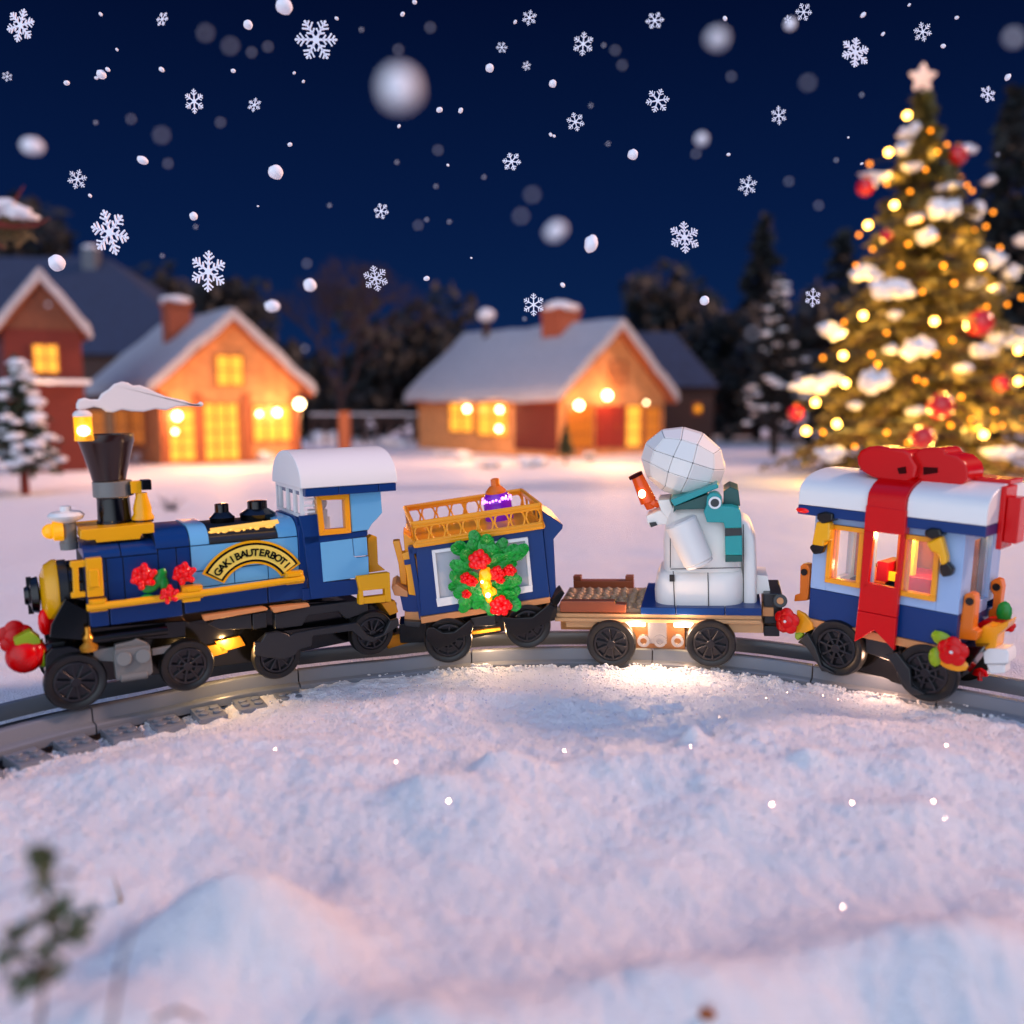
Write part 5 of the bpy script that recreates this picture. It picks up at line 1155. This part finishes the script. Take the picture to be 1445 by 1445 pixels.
for i, (px, pyt, Y, rad, lb) in enumerate(((585, 425, 88, 6.5, 'dark round-crowned tree just left of the long house'), (630, 470, 96, 5, 'low dark tree above the left roof end of the long house'), (905, 385, 98, 7, 'broad dark tree right of the brick chimney of the long house'), (985, 405, 100, 7, 'dark tree above the dark hip-roofed house'), (1030, 440, 90, 5, 'dark bushy tree just left of the tall pointed fir'), (1150, 400, 85, 6, 'dark bushy tree between the snow-dusted fir and the decorated tree'), (325, 395, 94, 6, 'dark tree over the ridge of the ochre house'), (540, 470, 90, 6, 'low dark tree behind the bare tree'), (1395, 330, 62, 6, 'dark bushy tree behind the right side of the decorated tree'), (60, 300, 118, 11, 'broad dark tree above the blue-roofed barn at the left'), (235, 390, 112, 9, 'dark tree behind the right part of the blue-roofed barn'), (425, 500, 98, 8, 'low dark tree behind the street lamp'), (1240, 420, 80, 7, 'dark tree hidden behind the middle of the decorated tree'), (745, 500, 100, 9, 'dark tree hidden behind the roof of the long house'))):
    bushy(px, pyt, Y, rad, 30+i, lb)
# bare tree
def bare(px, pyt, pyb, Y, seed, name, label, m='twig_purple', spread=.55, depth=6):
    rr = random.Random(seed); tp = P(px, pyt, Y); h = tp.z; b = MB(); t = empty(name, Matrix.Translation((tp.x, tp.y, 0)), label, 'tree'); tr = MB()
    def grow(p_, d, l, r, k, mb_):
        q_ = p_+d*l; mid = p_.lerp(q_, .5)+Vector((rr.gauss(0, .04), rr.gauss(0, .04), 0))*l; mb_.tube([p_, mid, q_], [r, r*.85, r*.7], 5 if k > 2 else 4)
        if k == 0: return
        for _ in range(3 if k > 1 else 4):
            nd = (d+Vector((rr.gauss(0, spread), rr.gauss(0, spread), rr.gauss(.1, spread*.6)))).normalized(); grow(q_, nd, l*rr.uniform(.68, .85), r*.62, k-1, b)
    grow(Vector((0, 0, -.3)), Vector((0, 0, 1)), h*.27, .34, depth, tr)
    tr.build('trunk', m, t, smooth=60); b.build('crown', m, t, smooth=0)
bare(475, 335, 600, 72, 3, 'bare_tree', 'tall leafless tree between the ochre house and the long house')

# snow-laden branch reaching in at the left edge
mat('needle_gold_lit', (.16, .10, .04, 1), .7)  # warm light on these needles put into their colour
bb = P(-25, 310, 30); t = empty('snowy_branch', Matrix.Translation(bb), 'snow-laden branch with bare twigs reaching in at the left edge', 'branch'); s_ = 30/1250
b = MB(); V3 = lambda px, py: P(px, py, 30)-bb
b.tube([V3(-60, 330), V3(-10, 315), V3(20, 320), V3(50, 318), V3(70, 308)], [.2, .16, .1, .06, .02], 6); b.tube([V3(0, 300), V3(22, 282), V3(34, 262)], [.08, .05, .02], 5); b.tube([V3(-30, 310), V3(-10, 340), V3(5, 350)], [.1, .06, .03], 5); b.build('twig', 'bark_red', t)
b = MB(); rr = random.Random(1)
for k in range(240):
    p_ = V3(rr.gauss(8, 16), rr.gauss(322, 13)); u = Vector((rr.gauss(0, 1), rr.gauss(0, 1), rr.gauss(0, 1))).normalized(); v = u.orthogonal().normalized(); b._pr([p_-u*.16, p_+v*.05, p_+u*.16, p_-v*.05], [(0, 1, 2, 3)])
b.build('needles', 'needle_gold_lit', t, smooth=0)
b = MB()
for px, py, rx, rz_ in ((5, 290, 20, 9), (28, 301, 17, 9), (-12, 296, 20, 12), (45, 306, 7, 4), (2, 195, 9, 9)): 
    if py > 200: b.ball(V3(px, py), (rx*s_, .4, rz_*s_), 3, None, .4, px)
b.build('branch_snow', 'snow_cap', t)

# ---------------------------------------------------------------- decorated tree
TY = 46.0; s_ = TY/1250; tb = P(1304, 655, TY); ttop = P(1303, 132, TY)
xt = conifer('christmas_tree', Vector((tb.x, tb.y, -.1)), ttop.z+.1, 7.7, 'big decorated spruce glowing with lights, snow on its branches', nl=24, nb=19, per=52, m='needle_xmas', L_=.50, W_=.13, trunk=.05, seed=21, cat='christmas tree', prof=1.1, droop=.28)
tbase = Vector((tb.x, tb.y, -.1))
lean = math.atan2(ttop.x-tb.x, ttop.z+.1); xt.matrix_basis = Matrix.Translation(tbase) @ Matrix.Rotation(lean, 4, 'Y')
def on_tree(px, py, inset=.9):
    p_ = P(px, py, TY); f = (ttop.z-p_.z)/(ttop.z-.9); R_ = max(.3, 7.7*f+.2)*inset; dx = p_.x-(tb.x+(ttop.x-tb.x)*p_.z/ttop.z)
    if abs(dx) > R_: return P(px, py, TY-.2)
    yy = TY-math.sqrt(max(0, R_*R_-dx*dx)); return P(px, py, yy)
b = MB(); rr = random.Random(9)
for px, py, rx, rz_ in ((1355, 213, 22, 9), (1330, 296, 22, 17), (1374, 297, 15, 12), (1305, 333, 19, 12), (1284, 186, 14, 9), (1400, 366, 30, 13), (1428, 386, 13, 11), (1252, 406, 30, 13), (1268, 412, 20, 9), (1392, 495, 22, 11), (1420, 478, 28, 13), (1440, 484, 12, 10), (1176, 466, 22, 11), (1298, 487, 20, 14), (1140, 545, 26, 11), (1165, 538, 22, 10), (1240, 541, 24, 18), (1215, 385, 22, 10), (1275, 208, 13, 8), (1345, 262, 9, 5), (1378, 400, 10, 6), (1405, 408, 12, 6), (1236, 248, 20, 6), (1290, 235, 14, 5), (1228, 262, 10, 7), (1440, 340, 12, 8), (1170, 640, 30, 10), (1230, 645, 24, 9), (1420, 640, 30, 10), (1292, 580, 10, 6), (1257, 493, 8, 6), (1290, 308, 8, 5), (1240, 390, 9, 6), (1330, 265, 8, 4), (1262, 445, 9, 5), (1395, 255, 10, 5), (1360, 520, 12, 6), (1200, 573, 12, 6), (1340, 640, 16, 6)):
    c = on_tree(px, py, .97)-tbase; k = (c+tbase).y/1250
    for j in range(4): b.ball(c+Vector((rr.uniform(-.6, .6)*rx*k, rr.uniform(-.2, .2), rr.uniform(-.35, .35)*rz_*k)), (rx*k*rr.uniform(.34, .55), .42, rz_*k*rr.uniform(.5, .85)), 3, None, .8, rr.random()*50)
o = b.build('branch_snow', 'snow_cap', xt, smooth=60); o.matrix_basis = Matrix.Rotation(-lean, 4, 'Y')
# star
def star(c, R_, r_, th):
    b = MB(); pts = []
    for i in range(10):
        a = PI/2+i*PI/5; q_ = R_ if i % 2 == 0 else r_; pts.append((math.cos(a)*q_, math.sin(a)*q_))
    f = [b.bm.verts.new((x, 0, z)) for x, z in pts]; A_ = b.bm.verts.new((0, -th, 0)); B_ = b.bm.verts.new((0, th, 0))
    for i in range(10): b.bm.faces.new((f[i], f[(i+1) % 10], A_)); b.bm.faces.new((f[(i+1) % 10], f[i], B_))
    for v in b.bm.verts: v.co += Vector(c)
    return b
mat('star_white', (245, 205, 180), .35, emit=(255, 190, 150), es=.35)
b = star(P(1302, 110, TY), 23*s_*1.1, 11*s_*1.1, .28); b.cyl(P(1302, 125, TY), P(1302, 138, TY), .08); o = top('tree_star', b, 'star_white', 'pale five-pointed star on the tip of the decorated tree', 'star', bevel=.08)
# fairy lights
mat('fairy_bulb', (255, 210, 120), .3, emit=(255, 190, 80), es=20); mat('fairy_small', (255, 170, 40), .3, emit=(255, 140, 18), es=4.5); mat('wire', (.02, .03, .02, 1), .6)
fl_ = empty('fairy_lights', Matrix.Translation(tbase), 'string of glowing warm fairy lights wound round the decorated tree', 'fairy lights')
big = ((1277, 165), (1251, 217), (1259, 291), (1222, 319), (1380, 375), (1215, 446), (1315, 454), (1187, 502), (1190, 541), (1148, 568), (1178, 598), (1433, 495), (1433, 538), (1384, 613), (1135, 608))
small = ((1335, 205), (1283, 271), (1230, 352), (1391, 433), (1237, 514), (1430, 512), (1402, 580), (1369, 592), (1363, 262), (1370, 270), (1280, 345), (1292, 535), (1303, 539), (1258, 412), (1236, 400), (1207, 375), (1250, 330), (1226, 232), (1355, 252), (1390, 320), (1375, 325), (1400, 300), (1211, 332), (1320, 335), (1312, 185), (1298, 310), (1420, 430), (1345, 400), (1300, 412), (1320, 500), (1228, 500), (1160, 610), (1205, 630), (1250, 610), (1280, 625), (1340, 600), (1412, 600), (1440, 590), (1355, 560), (1250, 470), (1190, 455), (1160, 505), (1343, 480), (1410, 350), (1440, 420), (1270, 375), (1330, 375), (1305, 240), (1322, 215), (1250, 260), (1340, 300))
MB().ball((0, 0, 0), .21, 2)
bm0 = MB(); bm0.ball((0, 0, 0), .16, 2); ob0 = bm0.build('bulb', 'fairy_bulb', fl_); bm1 = MB(); bm1.ball((0, 0, 0), .085, 2); ob1 = bm1.build('bulb', 'fairy_small', fl_)
cp = []
for k, (px, py) in enumerate(big):
    o = ob0 if k == 0 else ob0.copy()
    if k: COL.objects.link(o); o.parent = fl_
    p_ = on_tree(px, py, 1.04)-tbase; p_.y -= .25; o.location = p_; cp.append(p_)
for k, (px, py) in enumerate(small):
    o = ob1 if k == 0 else ob1.copy()
    if k: COL.objects.link(o); o.parent = fl_
    p_ = on_tree(px, py, rr.uniform(.85, 1.0))-tbase; p_.y -= .1; o.location = p_; cp.append(p_)
cp.sort(key=lambda p: -p.z)
b = MB(); b.tube([p+Vector((0, .08, .1)) for p in cp], .02, 4); b.build('cord', 'wire', fl_)
for k, (px, py) in enumerate(((1290, 185), (1315, 215), (1262, 250), (1335, 270), (1290, 320), (1240, 345), (1360, 340), (1320, 390), (1230, 410), (1390, 400), (1280, 460), (1360, 460), (1200, 480), (1420, 470), (1250, 525), (1340, 540), (1170, 560), (1420, 545), (1290, 590), (1380, 600), (1190, 620), (1240, 630), (1330, 640), (1430, 625))):
    point('tree_fill_light', on_tree(px, py, .86)-tbase, 80+(py-180)*.75, (1, .52, .10), .2, fl_)  # added fill inside the crown, at no bulb, to gild the foliage
for px, py in ((1150, 655), (1290, 668), (1420, 660)): point('tree_fill_light', G(px, py+6, -.9)-tbase, 420, (1, .55, .18), .3, fl_)  # added low lights before the tree, meant to warm the snow
# baubles
mat('bauble_red', (200, 6, 8), .12, coat=.5)
for k, (px, py, r, lb) in enumerate(((1347, 222, 13, 'small red bauble near the top right of the decorated tree'), (1218, 266, 12, 'red bauble on the upper left edge of the decorated tree'), (1378, 457, 18, 'red bauble above the large snow clump at right of the tree'), (1323, 573, 18, 'big glossy red bauble low in the middle of the decorated tree'), (1120, 583, 11, 'red bauble at the lower left edge of the decorated tree'), (1409, 541, 11, 'dim red bauble deep in the lower right branches'), (1247, 334, 8, 'little dark red bauble on the left beside two bulbs'), (1297, 618, 17, 'red bauble in the shade near the trunk foot'))):
    p_ = on_tree(px, py, .98); rr_ = r*p_.y/1250; b = MB(); b.ball((0, 0, 0), rr_, 3); o = b.build('bauble', 'bauble_red'); o.location = p_-Vector((0, .3, 0)); tag(o, lb, 'bauble', 'baubles on the decorated tree')
    MB().cyl((0, 0, rr_*.95), (0, 0, rr_*1.2), rr_*.2).build('cap', 'gold', o)

# little plants near the houses
p_ = G(798, 655, gz(*G(798, 655, .1)[:2])); conifer('tiny_fir', p_, 52*p_.y/1250, 15*p_.y/1250, 'tiny dark fir in front of the left corner of the long house gable', nl=8, nb=8, per=8, L_=.3, W_=.1, trunk=.3, seed=5)
mat('drift', (.80, .78, .80, 1), .7, bump=.4, bscale=5)
for k, (px, py, rx, rz_, lb) in enumerate(((455, 618, 26, 15, 'snow-covered bush right of the street lamp'), (560, 622, 24, 12, 'low snow-covered bush left of the long house'), (628, 636, 15, 8, 'small snow-covered bush under the far left window of the long house'), (655, 640, 14, 11, 'small dark-topped bush under the left lit window'), (752, 648, 22, 12, 'rounded snow-covered bush under the brown wall of the long house'), (690, 648, 20, 6, 'flat snow-covered bush under the right lit window'), (833, 640, 9, 9, 'small bush beside the red door'), (205, 640, 18, 10, 'snow-covered bush at the side wall of the ochre house'), (380, 640, 14, 10, 'bush below the right front window of the ochre house'), (1160, 648, 18, 9, 'snow heap at the left foot of the decorated tree'))):
    g_ = G(px, py+8, .1); k2 = g_.y/1250; b = MB(); rr = random.Random(k)
    for j in range(7): b.ball(g_+Vector((rr.uniform(-.7, .7)*rx*k2, rr.uniform(-.5, .5), rr.uniform(.1, .7)*rz_*k2)), (rx*k2*.42, rx*k2*.4, rz_*k2*.5), 2, None, .5, rr.random()*9)
    o = top('snowy_bush', b, 'drift', lb, 'bush', 'snow-covered bushes near the houses')
    lv = MB()
    for j in range(60):
        q_ = Vector((rr.gauss(0, .4)*rx*k2, rr.gauss(0, .3)-.3, rr.uniform(.0, 1.0)*rz_*k2)); u = Vector((rr.gauss(0, 1), rr.gauss(0, 1), rr.gauss(0, 1))).normalized(); v = u.orthogonal().normalized(); lv._pr([q_-u*.14, q_+v*.05, q_+u*.14, q_-v*.05], [(0, 1, 2, 3)])
    lv.build('leaves', 'needle_green', o, smooth=0)
b = MB(); rr = random.Random(3); g_ = G(240, 716, .1)
for j in range(26): b.tube([g_+Vector((rr.gauss(0, .12), rr.gauss(0, .1), -.1)), g_+Vector((rr.gauss(0, .3), rr.gauss(0, .1), rr.uniform(.15, .5)))], [.012, .004], 4)
top('dry_grass_tuft', b, 'twig_purple', 'faint tuft of dry grass in the snow behind the boiler', 'grass tuft')
# ================================================================ foreground plants
mat('leaf_fg', (.045, .062, .02, 1), .6); mat('stem_brown', (.13, .055, .03, 1), .7)
fp = P(50, 1460, 4.4); fpz = gz(fp.x, fp.y); pl = empty('foreground_sprig', Matrix.Translation((fp.x, fp.y, fpz)), 'out of focus leafy green sprig at the lower left corner', 'plant'); pb = Vector((fp.x, fp.y, fpz))
Lp = lambda px, py, Y=4.3: P(px, py, Y)-pb
b = MB(); b.tube([Lp(55, 1470), Lp(62, 1380), Lp(72, 1300), Lp(65, 1210)], [.014, .012, .01, .004], 6); b.tube([Lp(65, 1350), Lp(100, 1310)], .008, 5); b.tube([Lp(62, 1380), Lp(10, 1330)], .008, 5); b.build('stem', 'stem_brown', pl)
b = MB(); rr = random.Random(6)
for px, py, s__ in ((64, 1215, .11), (66, 1250, .07), (78, 1300, .12), (112, 1308, .09), (90, 1270, .06), (8, 1330, .11), (55, 1372, .12), (30, 1380, .08), (75, 1330, .08)):
    for j in range(9):
        c = Lp(px, py)+Vector((rr.gauss(0, .4), rr.gauss(0, .3), rr.gauss(0, .4)))*s__; b.ball(c, (s__*.34, s__*.09, s__*.62), 1, Euler((rr.uniform(-1, 1), rr.uniform(-3, 3), 0)).to_matrix())
b.build('leaves', 'leaf_fg', pl, smooth=60)
def twig(name, pts, r, m, lb, cat='twig'):
    b = MB(); b.tube([P(x, y, Y) for x, y, Y in pts], r, 6); return top(name, b, m, lb, cat)
gr = MB(); g0 = G(165, 1186, .25); g0.z = gz(g0.x, g0.y); gr.tube([g0+Vector((.01, 0, -.03)), g0+Vector((-.01, 0, .1)), g0+Vector((-.05, 0, .24))], [.012, .009, .002], 6); gr.ball(g0+Vector((0, -.01, .02)), .018, 1)
top('grass_blade', gr, mat('straw', (120, 90, 30), .6), 'single short straw-coloured grass blade stuck in the snow at the left', 'grass blade')
twig('bent_twig', [(188, 1300, 4.2), (170, 1360, 4.15), (158, 1440, 4.1), (150, 1480, 4.1)], [.006, .01, .012, .012], 'stem_brown', 'thin upright brown twig beside the blurred sprig')
twig('low_twig', [(215, 1440, 4.6), (250, 1424, 4.6), (285, 1440, 4.6)], [.01, .012, .008], 'stem_brown', 'low brown twig at the bottom edge left of centre')
c = G(1000, 1318, .3); c.z = gz(c.x, c.y)+.03; b = MB(); b.ball(c, (.055, .02, .05), 2, None, .5, 3); b.tube([c, c+Vector((.04, 0, .08))], [.01, .004], 5); top('dead_leaf', b, mat('leaf_brown', (150, 80, 40), .7), 'curled brown dead leaf on the blurred foreground snow', 'leaf')
c = G(908, 1336, .3); c.z = gz(c.x, c.y); b = MB(); b.ball(c, (.09, .05, .03), 2, None, .5, 8); top('dark_pebble', b, mat('pebble', (60, 66, 90), .7), 'dark pebble half sunk in the foreground snow', 'pebble')

# ================================================================ falling snow
mat('ice', (.85, .84, .93, 1), .35, emit=(205, 200, 235), es=.12)
mat('flake', (.86, .85, .92, 1), .6, emit=(215, 210, 235), es=.10)
def crystal(v):
    b = MB(); rr = random.Random(v)
    th = .035
    for k in range(6):
        M_ = Matrix.Rotation(k*PI/3, 4, 'Y')
        def bar(x0, z0, x1, z1, w_):
            a, c = Vector((x0, 0, z0)), Vector((x1, 0, z1)); d = (c-a).normalized(); n_ = Vector((d.z, 0, -d.x))*w_
            b._pr([M_ @ q for q in (a-n_+Vector((0, -th, 0)), c-n_*.6+Vector((0, -th, 0)), c+n_*.6+Vector((0, -th, 0)), a+n_+Vector((0, -th, 0)), a-n_+Vector((0, th, 0)), c-n_*.6+Vector((0, th, 0)), c+n_*.6+Vector((0, th, 0)), a+n_+Vector((0, th, 0)))], [(0, 1, 2, 3), (7, 6, 5, 4), (0, 4, 5, 1), (1, 5, 6, 2), (2, 6, 7, 3), (3, 7, 4, 0)])
        bar(0, 0, 0, .95, .055)
        sets = {0: ((.32, .22), (.55, .30), (.76, .18)), 1: ((.5, .30), (.74, .2)), 2: ((.45, .26), (.68, .22))}[v]
        for z, l in sets:
            for s_ in (-1, 1):
                bar(0, z, s_*l*.87, z+l*.62, .045)
                b.ball(M_ @ Vector((s_*l*.87, 0, z+l*.62)), (.055, .035, .055), 1)
        b.ball(M_ @ Vector((0, 0, .95)), (.075, .035, .075), 1)
    b.lathe((0, 0, 0), [(.01, -.04), (.17, -.04), (.17, .04), (.01, .04)], 6, 'y')
    return b
protos = [crystal(v).build('snowflake', 'ice') for v in range(3)]
CR = ((29, 36, 42, 0, 'feathery snowflake in the top left corner'), (229, 27, 20, 1, 'small snowflake at the top left between two round flakes'), (446, 56, 54, 0, 'large snowflake high left of the photo centre'), (747, 25, 20, 2, 'small six-armed snowflake at the top edge near the middle'), (823, 62, 28, 1, 'snowflake high above the long house chimney, next to two round flakes'), (924, 29, 24, 1, 'faint snowflake at the top edge right of the middle'), (1134, 17, 22, 1, 'small snowflake at the very top beside a fuzzy flake'), (1302, 45, 24, 2, 'faint snowflake straight above the tree star'), (1207, 74, 42, 0, 'large snowflake left of the tree star'), (1394, 133, 24, 2, 'thin-armed snowflake right of the tree star'), (928, 142, 32, 1, 'medium snowflake in the open sky right of the middle'), (812, 172, 24, 1, 'small snowflake under the pair of round flakes near the middle'), (1099, 163, 24, 2, 'thin faint snowflake left of the upper part of the decorated tree'), (722, 228, 26, 1, 'bright snowflake in the middle of the sky'), (1055, 262, 26, 2, 'snowflake over the pointed black fir, upper of two'), (538, 298, 22, 1, 'snowflake above the dark trees right of the bare tree'), (274, 143, 30, 1, 'bright snowflake in the upper left sky with a fainter one beside it'), (359, 148, 20, 2, 'little faint snowflake right of a brighter one in the upper left sky'), (109, 253, 26, 2, 'faint snowflake between the snowy branch and the round flakes at left'), (155, 328, 60, 0, 'largest snowflake, above the blue barn roof'), (294, 383, 54, 0, 'large snowflake over the ochre house chimney'), (530, 393, 34, 0, 'snowflake in front of the dark tree left of the long house'), (966, 335, 44, 0, 'large snowflake over the dark trees right of the long house'), (753, 430, 30, 1, 'greyish snowflake beside the brick chimney of the long house'), (1147, 420, 26, 1, 'faint snowflake at the left edge of the decorated tree'), (708, 67, 15, 1, 'tiny snowflake at the top middle above a round flake'), (10, 108, 13, 1, 'tiny snowflake at the left edge near the top'), (743, 93, 12, 2, 'tiny broken snowflake right of the round flake at top middle'), (1112, 28, 12, 2, 'tiny snowflake at the top left of the fuzzy flake'))
rr = random.Random(44)
for k, (px, py, d, v, lb) in enumerate(CR):
    o = bpy.data.objects.new('snowflake', protos[v].data); COL.objects.link(o); Y = 12.0+rr.uniform(-.6, .9); p_ = P(px, py, Y); r = d/2*Y/1250*1.02
    o.location = p_; o.scale = (r, r, r); o.rotation_euler = (rr.uniform(-.25, .25), rr.uniform(-.5, .5), rr.uniform(-.3, .3)); tag(o, lb, 'snowflake', 'crystal snowflakes in the sky')
for p_ in protos: bpy.data.objects.remove(p_)
fb = [MB().ball((0, 0, 0), 1, 3, None, .13, s__).build('snow_pellet', 'flake', smooth=80) for s__ in (1, 5, 9)]
def pellet(px, py, d, Y, lb, asp=(1, 1), rot=0):
    o = bpy.data.objects.new('snow_pellet', rr.choice(fb).data); COL.objects.link(o); p_ = P(px, py, Y); r = d/2*Y/1250; o.location = p_; o.scale = (r*asp[0], r, r*asp[1]); o.rotation_euler = (0, rot, 0)
    tag(o, lb, 'snow pellet', 'round snow pellets falling in the sky')
_used = set()
def beside(px, py, kind, default):
    """label by the nearest crystal snowflake"""
    for c in sorted(CR, key=lambda c: (c[0]-px)**2+(c[1]-py)**2)[:4]:
        dx, dy = px-c[0], py-c[1]
        side = ('right of' if dx > 0 else 'left of') if abs(dx) > abs(dy) else ('below' if dy > 0 else 'above')
        lb = f'{kind} just {side} the {c[4]}' if math.hypot(dx, dy) < 70 else f'{kind} well {side} the {c[4]}'
        if lb not in _used and len(lb.replace('-', ' ').split()) <= 16: _used.add(lb); return lb
    return default
# big soft ones close to the lens
for px, py, d, Y, lb, a_, r_ in ((563, 124, 50, 3.6, 'huge soft white snow pellet in the upper sky left of the middle', (1, 1), 0), (1012, 54, 22, 4.5, 'soft white pellet at the top right of the middle', (1.1, 1), 0), (784, 326, 25, 5, 'soft oval pellet in the sky above the long house', (1.15, .85), -.5), (45, 206, 25, 6, 'soft oval pellet near the left edge below the corner', (1.15, .8), 0), (1430, 53, 13, 4.2, 'faint soft pellet at the top right edge', (1, 1), 0), (990, 196, 15, 6, 'soft round pellet in the sky left of the decorated tree', (1, 1), 0), (1115, 34, 14, 7, 'fuzzy pellet beside two tiny snowflakes at the top right', (1, 1), 0), (834, 344, 22, 11, 'oval white pellet just right of the soft one above the long house', (.85, 1.1), .2), (401, 9, 22, 11, 'white pellet cut by the top edge left of the middle', (1, .9), 0), (389, 243, 20, 12, 'solid round pellet in the left half of the sky above the bare tree', (1, .95), 0), (80, 371, 22, 12, 'round pellet over the left end of the blue barn roof', (1, 1), 0), (384, 432, 20, 9, 'soft oval pellet in front of the bare tree, left side', (1.1, .8), 0), (437, 402, 18, 10, 'round pellet in front of the bare tree, right side', (1, 1), 0), (893, 218, 14, 12, 'cream round pellet in the sky right of the middle', (1, 1), 0), (994, 424, 13, 12, 'cream pellet over the dark trees left of the pointed fir', (1, 1), 0), (273, 305, 11, 12, 'small bright pellet above the ochre house chimney snowflake', (1, 1), 0), (691, 96, 11, 12, 'round pellet below the tiny snowflake at top middle', (1, 1), 0), (780, 118, 10, 12, 'small round pellet above the middle of the sky', (1, 1), 0), (350, 35, 12, 12, 'small round pellet at the top left between two snowflakes', (1, 1), 0), (1422, 109, 9, 12, 'bluish pellet right of the thin-armed snowflake', (.8, 1), .4), (201, 226, 13, 11.5, 'greyish clump of snow right of the left oval pellet', (1.2, .8), .4), (143, 105, 14, 12, 'pale broken clump of snow at the upper left', (.9, .8), .4)):
    pellet(px, py, d, Y, lb, a_, r_)
# tiny sharp specks, nothing tells them apart
for px, py, d in ((142, 20, 5), (165, 70, 4), (475, 26, 5), (94, 117, 7), (228, 98, 7), (329, 100, 6), (415, 103, 4), (428, 115, 4), (409, 204, 6), (364, 291, 3), (585, 3, 6), (568, 20, 6), (727, 31, 5), (620, 155, 8), (563, 178, 5), (602, 393, 8), (794, 402, 7), (1218, 21, 7), (1331, 65, 6), (1028, 218, 5), (127, 276, 5), (632, 233, 4), (650, 156, 7), (1246, 48, 5), (1283, 7, 4), (1350, 25, 5), (1023, 26, 6), (777, 190, 5), (782, 192, 4), (1197, 194, 3), (1216, 231, 4), (152, 98, 6), (665, 364, 3), (136, 110, 5)):
    pellet(px, py, d*1.1, 12.0, beside(px, py, 'tiny speck', 'tiny sharp white snow speck'), (1, .75), rr.uniform(-1, 1))
mat('flake_dim', (.6, .62, .72, 1), .8)
fb = [MB().ball((0, 0, 0), 1, 2, None, .3, s__).build('snow_pellet', 'flake_dim') for s__ in (2,)]+fb
allfb = list(fb); fb = fb[:1]
for px, py, d in ((290, 47, 26), (325, 65, 26), (378, 66, 15), (355, 74, 14), (185, 168, 20), (228, 191, 28), (237, 231, 20), (311, 173, 17), (229, 361, 13), (135, 173, 10), (510, 42, 12), (607, 39, 15), (562, 70, 16), (618, 212, 19), (590, 318, 18), (615, 263, 9), (634, 313, 13), (560, 229, 10), (602, 310, 8), (751, 275, 24), (735, 305, 22), (858, 203, 13), (834, 149, 9), (1032, 108, 16), (982, 217, 15), (1180, 226, 13), (1216, 134, 13), (1140, 117, 34), (868, 71, 14), (878, 92, 14), (852, 64, 10), (683, 250, 7), (465, 290, 9), (433, 372, 14), (1113, 256, 14), (1155, 290, 18), (1062, 470, 22), (740, 450, 12), (1408, 218, 12), (276, 320, 10), (70, 540, 14), (430, 492, 18), (68, 430, 16)):
    Y = 4.8 if d > 20 else (6.3 if d > 13 else 8.5); pellet(px, py, 8 if d > 20 else (5 if d > 13 else 3.5), Y, beside(px, py, 'dim blurred pellet' if d > 13 else 'faint pellet', 'dim snow pellet out of focus against the dark sky'), (1, 1), 0)
for p_ in allfb: bpy.data.objects.remove(p_)
